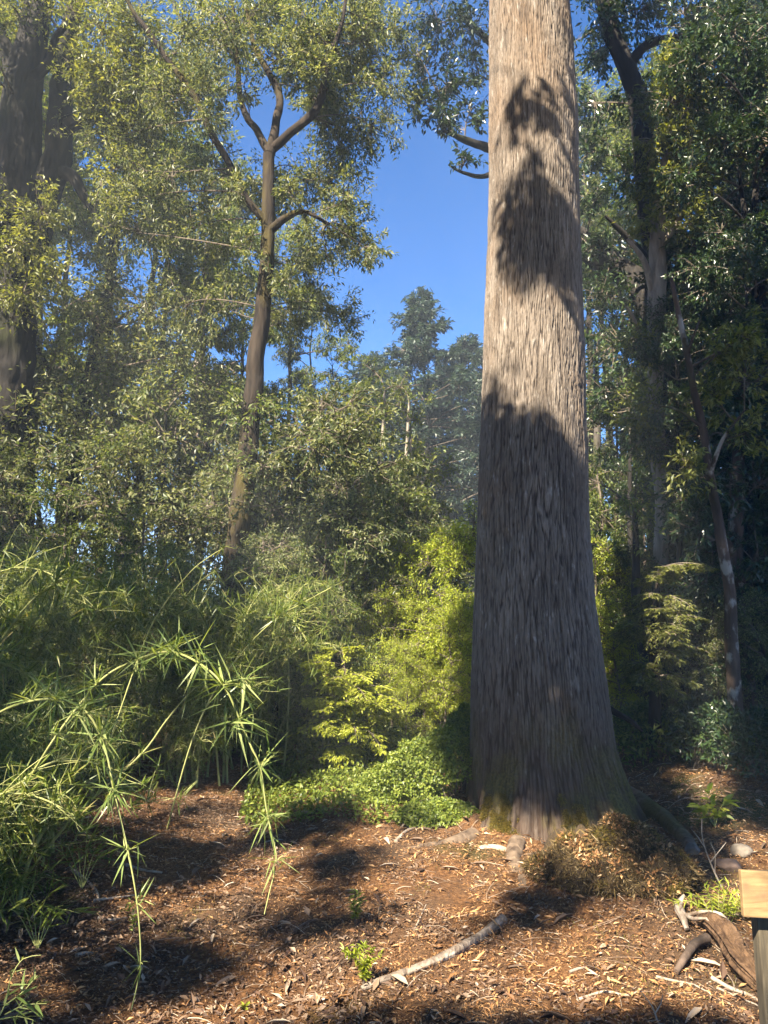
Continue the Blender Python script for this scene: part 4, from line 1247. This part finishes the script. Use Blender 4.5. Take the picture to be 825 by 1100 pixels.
stick('fallen_branch', 'long pale fallen branch lying diagonally on the leaf litter in front of the old tree', 'branch', [(388, 1064), (410, 1056), (440, 1046), (470, 1034), (495, 1022), (518, 1008), (541, 991)], [.012, .016, .017, .019, .022, .023, .027], 'branch_wood', lift=.6, wob=.016, amp=.25, freq=22, seg=24, ridge=.2)
lg = gat(775, 1015)
log = thing('rotten_log', 'rotten brown root log with pale splintered top beside the sign post', 'log', lg)
stick('log_body', '', '', [(752, 994, .01), (768, 1004, .02), (785, 1024, .02), (803, 1048, .01), (822, 1066, 0)], [.025, .048, .056, .055, .04], 'rot_wood', log, seg=72, amp=.30, freq=13, wob=.0, ridge=.55, rk=5.0)
stick('pale_strip', '', '', [(735, 992, .03), (755, 992, .05), (775, 998, .06), (790, 1012, .05), (798, 1024, .04)], [.007, .009, .010, .009, .004], 'branch_wood', log, amp=.4, freq=30)
stick('pale_strip', '', '', [(733, 993, .05), (745, 1002, .06), (760, 1004, .07), (768, 1012, .06)], [.012, .009, .007, .004], 'branch_wood', log, amp=.4, freq=30)
stick('splintered_knob', '', '', [(738, 1003, .015), (733, 996, .04), (729, 988, .06), (736, 982, .09)], [.010, .020, .019, .005], 'branch_wood', log, seg=28, amp=.6, freq=26, ridge=.5)
stick('broken_limb', '', '', [(760, 1018, .03), (748, 1026, .04), (738, 1036, .03), (726, 1048, .01)], [.022, .02, .018, .013], 'bark_lichen', log, amp=.2)
sticks = [([(705, 1050), (722, 1054), (745, 1058), (760, 1066)], .006, 'twig_pale', 'thin pale stick trailing from the broken limb of the rotten log'),
          ([(765, 1052), (785, 1063), (805, 1070), (818, 1078)], .010, 'dead_wood', 'pale curved stick below the rotten log'),
          ([(770, 1062), (795, 1073), (822, 1084)], .006, 'twig_pale', 'thin pale stick lowest below the rotten log'),
          ([(78, 936), (92, 946), (103, 958), (106, 968)], .012, 'dead_wood', 'hooked grey stick beneath the bamboo thicket'),
          ([(100, 968), (125, 965), (145, 962)], .008, 'dead_wood', 'straight grey stick right of the hooked one'),
          ([(136, 930), (152, 935), (174, 938)], .010, 'dead_wood', 'grey stick lying nearest the path bend'),
          ([(105, 987), (120, 989), (136, 986)], .008, 'twig_pale', 'pale lichened stick crossing behind the drooping cane'),
          ([(82, 1028), (92, 1025), (100, 1025)], .011, 'twig_pale', 'stubby pale wood chip on the dark litter at lower left'),
          ([(285, 905), (300, 902), (322, 908)], .005, 'dead_wood', 'thin curved twig beneath the long arching cane'),
          ([(445, 1000), (452, 985), (458, 972)], .005, 'dead_wood', 'small twig lying above the middle of the fallen branch'),
          ([(612, 1045), (628, 1040), (640, 1047)], .007, 'twig_pale', 'bent pale twig in front of the mossy mound'),
          ([(552, 1030), (558, 1024), (562, 1019)], .004, 'twig_pale', 'short pale twig right of the fallen branch end'),
          ([(425, 905), (438, 893), (452, 888), (470, 878)], .014, 'dead_wood', 'grey exposed stick beside the creeper mound'),
          ([(620, 1075), (650, 1066), (675, 1070), (690, 1062)], .006, 'dead_wood', 'long thin twig at the bottom right of the clearing')]
for i_, (pp, r_, mm, lb) in enumerate(sticks):
    stick('fallen_stick', lb, 'stick', pp, np.linspace(r_, r_ * .55, len(pp)), mm, group='loose sticks on the forest floor', seg=7, wob=.008)


def bare_twig(label, lines, base):
    root = thing('bare_twig', label, 'twig', base)
    ge = Geo()
    for pts, r_ in lines:
        P, r = smooth_path(pl(pts), np.linspace(r_, r_ * .4, len(pts)), .02, .004)
        ge.add(*tubes(P - np.array(root.location), r, 6))
    ge.build('stem', M['twig_pale'], root, smooth=True)


q = gat(777, 956)
Y = q[1]
bare_twig('bare forked pale twig standing behind the rotten log', [([(777, 957, Y), (768, 938, Y), (763, 926, Y), (757, 910, Y + .02), (754, 895, Y + .03), (754, 880, Y + .05)], .006), ([(763, 926, Y), (772, 915, Y), (780, 905, Y)], .004), ([(757, 910, Y), (748, 897, Y), (742, 890, Y)], .003), ([(768, 938, Y), (768, 915, Y), (763, 905, Y)], .003)], q)
q = gat(706, 1100)
Y = q[1]
bare_twig('bare forked twig poking up at the bottom edge right of centre', [([(708, 1103, Y), (704, 1090, Y), (700, 1080, Y), (692, 1070, Y), (688, 1064, Y)], .004), ([(704, 1088, Y), (710, 1078, Y), (712, 1068, Y)], .003)], q)

# rocks
def rock(label, px, py, r, seed, c1, c2):
    q = gat(px, py)
    g_ = np.random.default_rng(seed)
    bm_u, bm_v = np.meshgrid(np.linspace(0, 2 * np.pi, 36, endpoint=False), np.linspace(-np.pi / 2, np.pi / 2, 20))
    d = np.stack([np.cos(bm_v) * np.cos(bm_u), np.cos(bm_v) * np.sin(bm_u), np.sin(bm_v)], -1)
    k_ = nrm(g_.normal(size=(14, 3)))
    sup = np.min(np.stack([g_.uniform(.75, 1) / np.maximum(.05, (d * kk).sum(-1)) for kk in k_], 0), 0)
    rr = np.minimum(sup, 1.15) * (1 + .10 * pn(d[..., 0] * 2.2, d[..., 1] * 2.2, d[..., 2] * 2.2 + seed) + .08 * pn(d[..., 0] * 5, d[..., 1] * 5, d[..., 2] * 5 + seed))
    V = d * rr[..., None] * np.asarray(r)
    nv_, nu_ = bm_u.shape
    a = np.arange(nv_ - 1)[:, None] * nu_
    b_ = np.arange(nu_)[None]
    c_ = (b_ + 1) % nu_
    m, nt, b = newmat('stone')
    nt.links.new(ramp(nt, [(.35, c1), (.65, c2)], noise(nt, 12, 6)), b.inputs['Base Color'])
    b.inputs['Roughness'].default_value = .9
    bump(nt, b, noise(nt, 30, 6), .6, .01)
    ob = Geo().add(V, np.stack([a + b_, a + c_, a + nu_ + c_, a + nu_ + b_], -1).reshape(-1, 4)).build('rock', m, None, smooth=True, loc=q + [0, 0, r[2] * .4])
    tag(ob, label, 'rock')


rock('pale angular rock on the right bank above the sign', 797, 918, (.06, .055, .05), 91, (.11, .09, .07), (.25, .21, .16))
rock('low dark reddish stone just left of the pale rock', 782, 934, (.08, .07, .04), 92, (.06, .04, .03), (.15, .10, .075))
rock('small grey stone at the foot of the right root', 745, 915, (.05, .05, .035), 93, (.08, .07, .055), (.18, .155, .125))

# ------------------------------------------------------------------ sign at the right edge
SY = 3.05
tl_, bl_ = at(794.5, 937, SY), at(799.5, 985.5, SY)
hgt = tl_[2] - bl_[2]
sg = thing('trail_sign', 'small yellow wooden trail sign with carved letter on a weathered post', 'sign', on(tl_[0] + .15, SY + .03))
so = np.array(sg.location)


def rbox(ge, c, half, rot=(0, 0, 0), bev=.004, mat=0):
    import bmesh
    from mathutils import Matrix, Euler
    bm = bmesh.new()
    bmesh.ops.create_cube(bm, size=2)
    bmesh.ops.scale(bm, vec=half, verts=bm.verts)
    bmesh.ops.bevel(bm, geom=bm.edges[:], offset=bev, segments=2, affect='EDGES', profile=.6)
    bmesh.ops.triangulate(bm, faces=bm.faces[:])
    bmesh.ops.transform(bm, matrix=Matrix.Translation(c) @ Euler(rot).to_matrix().to_4x4(), verts=bm.verts)
    bm.verts.ensure_lookup_table()
    ge.add([v.co[:] for v in bm.verts], np.array([[v.index for v in f.verts] for f in bm.faces]), mat)
    bm.free()


m, nt, b = newmat('sign_wood')
gr = noise(nt, 7, 7, (1, 1, 9), dist=.8)
sc_ = mix(nt, ramp(nt, [(.55, 0.0), (.75, .8)], noise(nt, 11, 5)), ramp(nt, [(.3, (.19, .115, .048)), (.7, (.33, .215, .095))], gr), (.17, .105, .055))
nt.links.new(sc_, b.inputs['Base Color'])
b.inputs['Roughness'].default_value = .75
bump(nt, b, gr, .3, .004)
ge = Geo()
BW = .33
tilt = R(-4)
rbox(ge, np.array([tl_[0] + BW / 2 + .006, SY + .013, (tl_[2] + bl_[2]) / 2 - .006]) - so, (BW / 2, .013, hgt / 2), (R(-8), R(3.0), 0))
ge.build('board', m, sg)
# carved letter, running out of the picture on the right
m2, nt, b = newmat('carved_groove')
b.inputs['Base Color'].default_value = (.20, .12, .05, 1)
b.inputs['Roughness'].default_value = .9
a = np.linspace(R(70), R(290), 40)
cx_, cz_ = tl_[0] + .138, (tl_[2] + bl_[2]) / 2 + .012
Pq = np.stack([cx_ + .028 * np.cos(a), np.full(40, SY - .0005), cz_ + .038 * np.sin(a)], -1)
Pq[:, 1] += (Pq[:, 2] - (tl_[2] + bl_[2]) / 2 + .006) * math.tan(R(8)) - .0005
Geo().add(*tubes(Pq - so, np.full((1, 40), .0022)[0], 6)).build('letter', m2, sg, smooth=True)
m, nt, b = newmat('weathered_post')
gr = noise(nt, 9, 7, (6, 6, .7), dist=.5)
nt.links.new(ramp(nt, [(.3, (.045, .036, .022)), (.7, (.13, .105, .065))], gr), b.inputs['Base Color'])
b.inputs['Roughness'].default_value = .9
bump(nt, b, gr, .5, .006)
ge = Geo()
zt = bl_[2] + hgt * .85
rbox(ge, np.array([tl_[0] + .125, SY + .062, (zt - .3) / 2]) - so, (.045, .03, (zt + .3) / 2), (R(-3), 0, 0), .006)
ge.build('post', m, sg)
PROTECT += [np.array([tl_[0] + u_, SY - .02, z_, .36]) for u_ in (.01, .05, .09, .13) for z_ in (tl_[2], bl_[2])]

PROTECT += [np.r_[gat(px_, py_), .42] for px_ in range(165, 262, 14) for py_ in (862, 872, 882)]
PROTECT += [at(px_, py_, 8.6) for px_ in range(340, 510, 22) for py_ in range(600, 830, 24)] + [at(px_, py_, 8.8) for px_ in (640, 655, 668) for py_ in range(600, 840, 30)] + [at(px_, py_, 7.3) for px_ in (690, 710, 730) for py_ in range(620, 730, 25)]

# ------------------------------------------------------------------ leaf litter
g = np.random.default_rng(95)
N = 380000
x, y = g.uniform(-3.6, 3.9, N), 2.3 + 6.2 * g.uniform(0, 1, N) ** 1.5
k = pn(x * 1.6, y * 1.6, 6) + .8 * pn(x * 6, y * 6, 1) > -.42
x, y = x[k], y[k]
N = len(x)
LL = np.exp(g.normal(-4.5, .62, N)).clip(.006, .07)
ge = Geo()
d = rdir(N, g) * [1, 1, .35]
wd = LL * g.uniform(.12, .38, N)
zone = pn(x * .9, y * .9, 12) + .7 * pn(x * 3.1, y * 3.1, 3) + g.normal(size=N) * .16 - .25 * sstep(.2, -1.6, x)
mossy = (pn(x * 1.4, y * 1.4, 30) + .6 * pn(x * 4.5, y * 4.5, 31) + .25 * sstep(.2, 1.4, x) * sstep(4.6, 3.4, y) + g.normal(size=N) * .1) > .42
cls = np.where(mossy, 2, np.where(zone > -.16, 0, 1))
up_ = nrm(UP + rdir(N, g) * .5)
pos = np.stack([x, y, gz(x, y) + .004 + .018 * g.uniform(0, 1, N) ** 2], -1)
d = np.where((cls == 2)[:, None], d + UP * .8, d)
LL = np.where(cls == 2, np.minimum(LL, .02), np.where(cls == 1, LL * 1.2, LL))
wd = np.where(cls == 2, LL * .14, np.where(cls == 1, LL * g.uniform(.2, .55, N), wd))
for ci in range(3):
    q_ = cls == ci
    ge.add(*leaves(pos[q_], d[q_], up_[q_], LL[q_], wd[q_], LEAF4), mat=ci)
tag(ge.build('leaf_litter', [M['litter'], M['litter_brown'], M['litter_moss']]), kind='stuff')
N = 5500
x, y = g.uniform(-3.2, 3.6, N), 2.4 + 5 * g.uniform(0, 1, N) ** 1.4
s0 = np.stack([x, y, gz(x, y) + .006], -1)
a = g.uniform(0, 6.28, N)
ln = np.exp(g.normal(-2.9, .6, N)).clip(.02, .28)
e = s0 + np.stack([np.cos(a) * ln, np.sin(a) * ln, 0 * a], -1)
e[:, 2] = gz(e[:, 0], e[:, 1]) + .006
tg_ = Geo().add(*tubes(bez(s0, e, .05, .12, 5, g), (np.linspace(1, .5, 5)[None] * g.uniform(.0008, .0028, (N, 1))), 4))
M['twig_mix'] = leaf_mat('twig_mix', [(0, (.07, .045, .03)), (.5, (.22, .15, .10)), (1, (.50, .42, .32))], .02, rough=.7, spec=.3)
N = 420                                          # loose curled strips of bark
x, y = g.uniform(-3, 3.6, N), 2.5 + 4.5 * g.uniform(0, 1, N) ** 1.3
a = g.uniform(0, 6.28, N)
ln = g.uniform(.04, .16, N)
tg_.add(*leaves(np.stack([x, y, gz(x, y) + .016], -1), np.stack([np.cos(a), np.sin(a), g.uniform(-.12, .12, N)], -1), nrm(UP + rdir(N, g) * .35), ln, ln * g.uniform(.1, .25, N), LEAF6))
tag(tg_.build('twig_litter', M['twig_mix'], smooth=True), kind='stuff')

# ------------------------------------------------------------------ added unseen canopy behind and beside the camera, culled to cast the wanted shade
g = np.random.default_rng(101)
# (px, py, rx, ry, rotation deg): sunlit patches of the foreground
LIT = [(345, 1066, 180, 38, -8), (570, 1052, 115, 46, -15), (490, 942, 95, 46, -22), (280, 930, 55, 15, -22), (215, 872, 60, 16, -8), (205, 902, 35, 6, -20), (395, 903, 28, 9, -20),
       (630, 930, 55, 34, 0), (745, 1000, 48, 30, 10), (700, 1082, 90, 20, 0), (488, 880, 14, 34, 0), (810, 960, 40, 40, 0), (800, 920, 16, 16, 0),
       (415, 720, 115, 160, 0), (350, 838, 70, 24, -10), (430, 864, 60, 18, 0), (655, 720, 38, 140, 0), (705, 680, 50, 70, 0), (787, 800, 12, 60, 0), (765, 862, 25, 18, 0),
       (50, 640, 80, 26, 0), (60, 515, 80, 24, 0), (150, 700, 60, 22, -10), (300, 600, 40, 30, 0), (30, 1060, 30, 30, 0), (760, 420, 70, 60, 0), (700, 440, 50, 110, 0)]


def shade(px, py):
    """wanted shade, 0..1, at a photograph position"""
    v = np.where(py > 470, .95, .0)
    v = np.where((px > 680) & (py > 230), .9, v)
    v = np.where((px < 400) & (py > 500) & (py < 960), .97, v)
    for cx, cy, rx, ry, a in LIT:
        a = R(a)
        dx, dy = px - cx, py - cy
        u, w = (dx * math.cos(a) + dy * math.sin(a)) / rx, (-dx * math.sin(a) + dy * math.cos(a)) / ry
        v = np.where(u * u + w * w < 1, 0.0, v)
    on_trunk = (px > 500) & (px < np.where(py > 600, 690, 640)) & (py < 880) & (py > 0)
    arc = py - ((px - 572) / 52) ** 2 * 34              # clumps are picked to throw arched shadow bands round the trunk
    t = np.where(arc > 462, 1.0, 0.0)
    t = np.where((arc > 126) & (arc < 142) & (px > 552), 1.0, t)
    t = np.where((arc > 218) & (arc < 308) & (px > 542 + .08 * (py - 200)), 1.0, t)
    t = np.where((arc > 240) & (arc < 256) & (px < 590), 0.0, t)
    t = np.where((py > 395) & (px < 534), 1.0, t)
    v = np.where(on_trunk, t, v)
    return np.where((px < -60) | (px > 900) | (py > 1160) | (py < -80), .5, v)


def shadow_hit(P):
    """where the shadow of a point lands: ground, trunk, thicket or the wall of trees"""
    hit = np.full((len(P), 3), np.nan)
    alive = np.ones(len(P), bool)
    for t in np.arange(0, 46, .2):
        Q = P - S * t
        cx, rr = trunk_c(np.clip(Q[:, 2], -.5, 18))
        h = Q[:, 2] < .03
        h |= ((Q[:, 0] - cx) ** 2 + (Q[:, 1] - TY) ** 2) < rr ** 2
        h |= (Q[:, 1] > 9.0) & (Q[:, 2] < 13)
        h |= (Q[:, 0] < -2.2) & (Q[:, 1] > 3.4) & (Q[:, 2] < 1.5)
        h |= (Q[:, 0] < -.7) & (Q[:, 1] > 7.0) & (Q[:, 2] < 1.6)
        n = h & alive
        hit[n] = Q[n]
        alive &= ~h
    return hit


N = 44000
cl = np.stack([g.uniform(-15, 4, N), g.uniform(-13.5, 3, N), g.uniform(6.5, 14, N)], -1)
el = np.degrees(np.arctan2(cl[:, 2] - EYE, np.maximum(cl[:, 1], 1e-3)))
cl = cl[(cl[:, 1] < 0) | (el > 56)]
hit = shadow_hit(cl)
ok = ~np.isnan(hit[:, 0])
px, py, _ = proj(np.where(ok[:, None], hit, [[0, -5, 0]]))
behind = np.where(ok, hit[:, 1], -1) < .6
px = np.where(behind, 5000, px)
rad_ = 0.22
keep = ok & (g.uniform(0, 1, len(cl)) < shade(px, py))
high = ok & (hit[:, 1] < TY) & (hit[:, 2] > 2.6) & (np.hypot(hit[:, 0] - tx0, hit[:, 1] - TY) < .7)
# the edge of a sunlit patch: the whole clump must miss it
for s_ in range(8):
    off = nrm(g.normal(size=(1, 3)))[0]
    h2 = shadow_hit(cl + off * rad_ * .6)
    o2 = ~np.isnan(h2[:, 0])
    qx, qy, _ = proj(np.where(o2[:, None], h2, [[0, -5, 0]]))
    qx = np.where(np.where(o2, h2[:, 1], -1) < .6, 5000, qx)
    keep &= (shade(qx, qy) > 0.0) | high
for p in PROTECT:
    w = cl - p[:3]
    t = w @ S
    keep &= ~((np.linalg.norm(w - t[:, None] * S, axis=1) < (p[3] if len(p) > 3 else rad_ * .95)) & (t > 0))
cl = cl[keep]

stems = [(-7.5, -7.0), (-3.2, -9.5), (-10.5, -1.5), (-1.5, -5.5), (2.5, -7.5), (-8.4, -3.0)]
SL = ['shade tree behind the viewer, farthest to the left', 'shade tree standing farthest behind the viewer', 'shade tree left of the viewer beyond the picture edge', 'shade tree straight behind the viewer', 'shade tree behind the viewer on the right', 'shade tree behind the viewer and left of the nearest stems']
own = np.argmin(np.stack([np.hypot(cl[:, 0] - a, cl[:, 1] - b_) for a, b_ in stems]), 0)
for si, (a, b_) in enumerate(stems):
    mine = cl[own == si]
    if len(mine) < 5:
        continue
    root = thing('shade_tree', SL[si], 'tree', on(a, b_))
    o = np.array(root.location)
    P, r = smooth_path([[0, 0, -.3], [.1, .05, 4], [-.1, .1, 8], [.1, 0, 11.5]], [.2, .16, .12, .05], .3, .1)
    Geo().add(*bark_tube(P, r, 12)).build('trunk', M['bark_grey'], root, smooth=True)
    ge = Geo()
    loc = mine - o
    n = len(loc)
    zz = np.clip(loc[:, 2] - .3 * np.hypot(loc[:, 0], loc[:, 1]) - .3, 3, 11.2)
    s0 = np.stack([np.interp(zz, P[:, 2], P[:, 0]), np.interp(zz, P[:, 2], P[:, 1]), zz], -1)
    sel = g.uniform(0, 1, n) < .02
    ge.add(*tubes(bez(s0[sel], loc[sel], .1, .06, 9, g), np.linspace(.018, .004, 9)[None].repeat(sel.sum(), 0), 5), mat=0)
    per = 20
    p = np.repeat(loc, per, 0) + rdir(n * per, g) * rad_ * g.uniform(0, 1, (n * per, 1)) ** .5
    LL = .13 * g.uniform(.6, 1.2, n * per)
    ge.add(*leaves(p, nrm(rdir(n * per, g) - UP * .3), nrm(S * .6 + UP * .4 + rdir(n * per, g) * .6), LL, LL * .5, LEAF4), mat=1)
    ge.build('crown', [M['twig'], M['leaf_canopy']], root)

# ------------------------------------------------------------------ thin even haze, added partly to mimic a veil of lens glare
import bmesh
bm = bmesh.new()
bmesh.ops.create_cube(bm, size=2)
for v in bm.verts:
    v.co.x *= 215
    v.co.y *= 215
    v.co.z = 22.5 if v.co.z > 0 else -6
me = bpy.data.meshes.new('haze')
bm.to_mesh(me)
bm.free()
hz = bpy.data.objects.new('haze', me)
C.objects.link(hz)
hm = bpy.data.materials.new('haze')
hm.use_nodes = True
hm.node_tree.nodes.clear()
ho = hm.node_tree.nodes.new('ShaderNodeOutputMaterial')
hv = hm.node_tree.nodes.new('ShaderNodeVolumePrincipled')
hv.inputs['Color'].default_value = (.78, .89, 1, 1)
hv.inputs['Density'].default_value = .0040
hm.node_tree.links.new(hv.outputs[0], ho.inputs['Volume'])
me.materials.append(hm)
tag(hz, kind='stuff')
cy.volume_bounces = 0
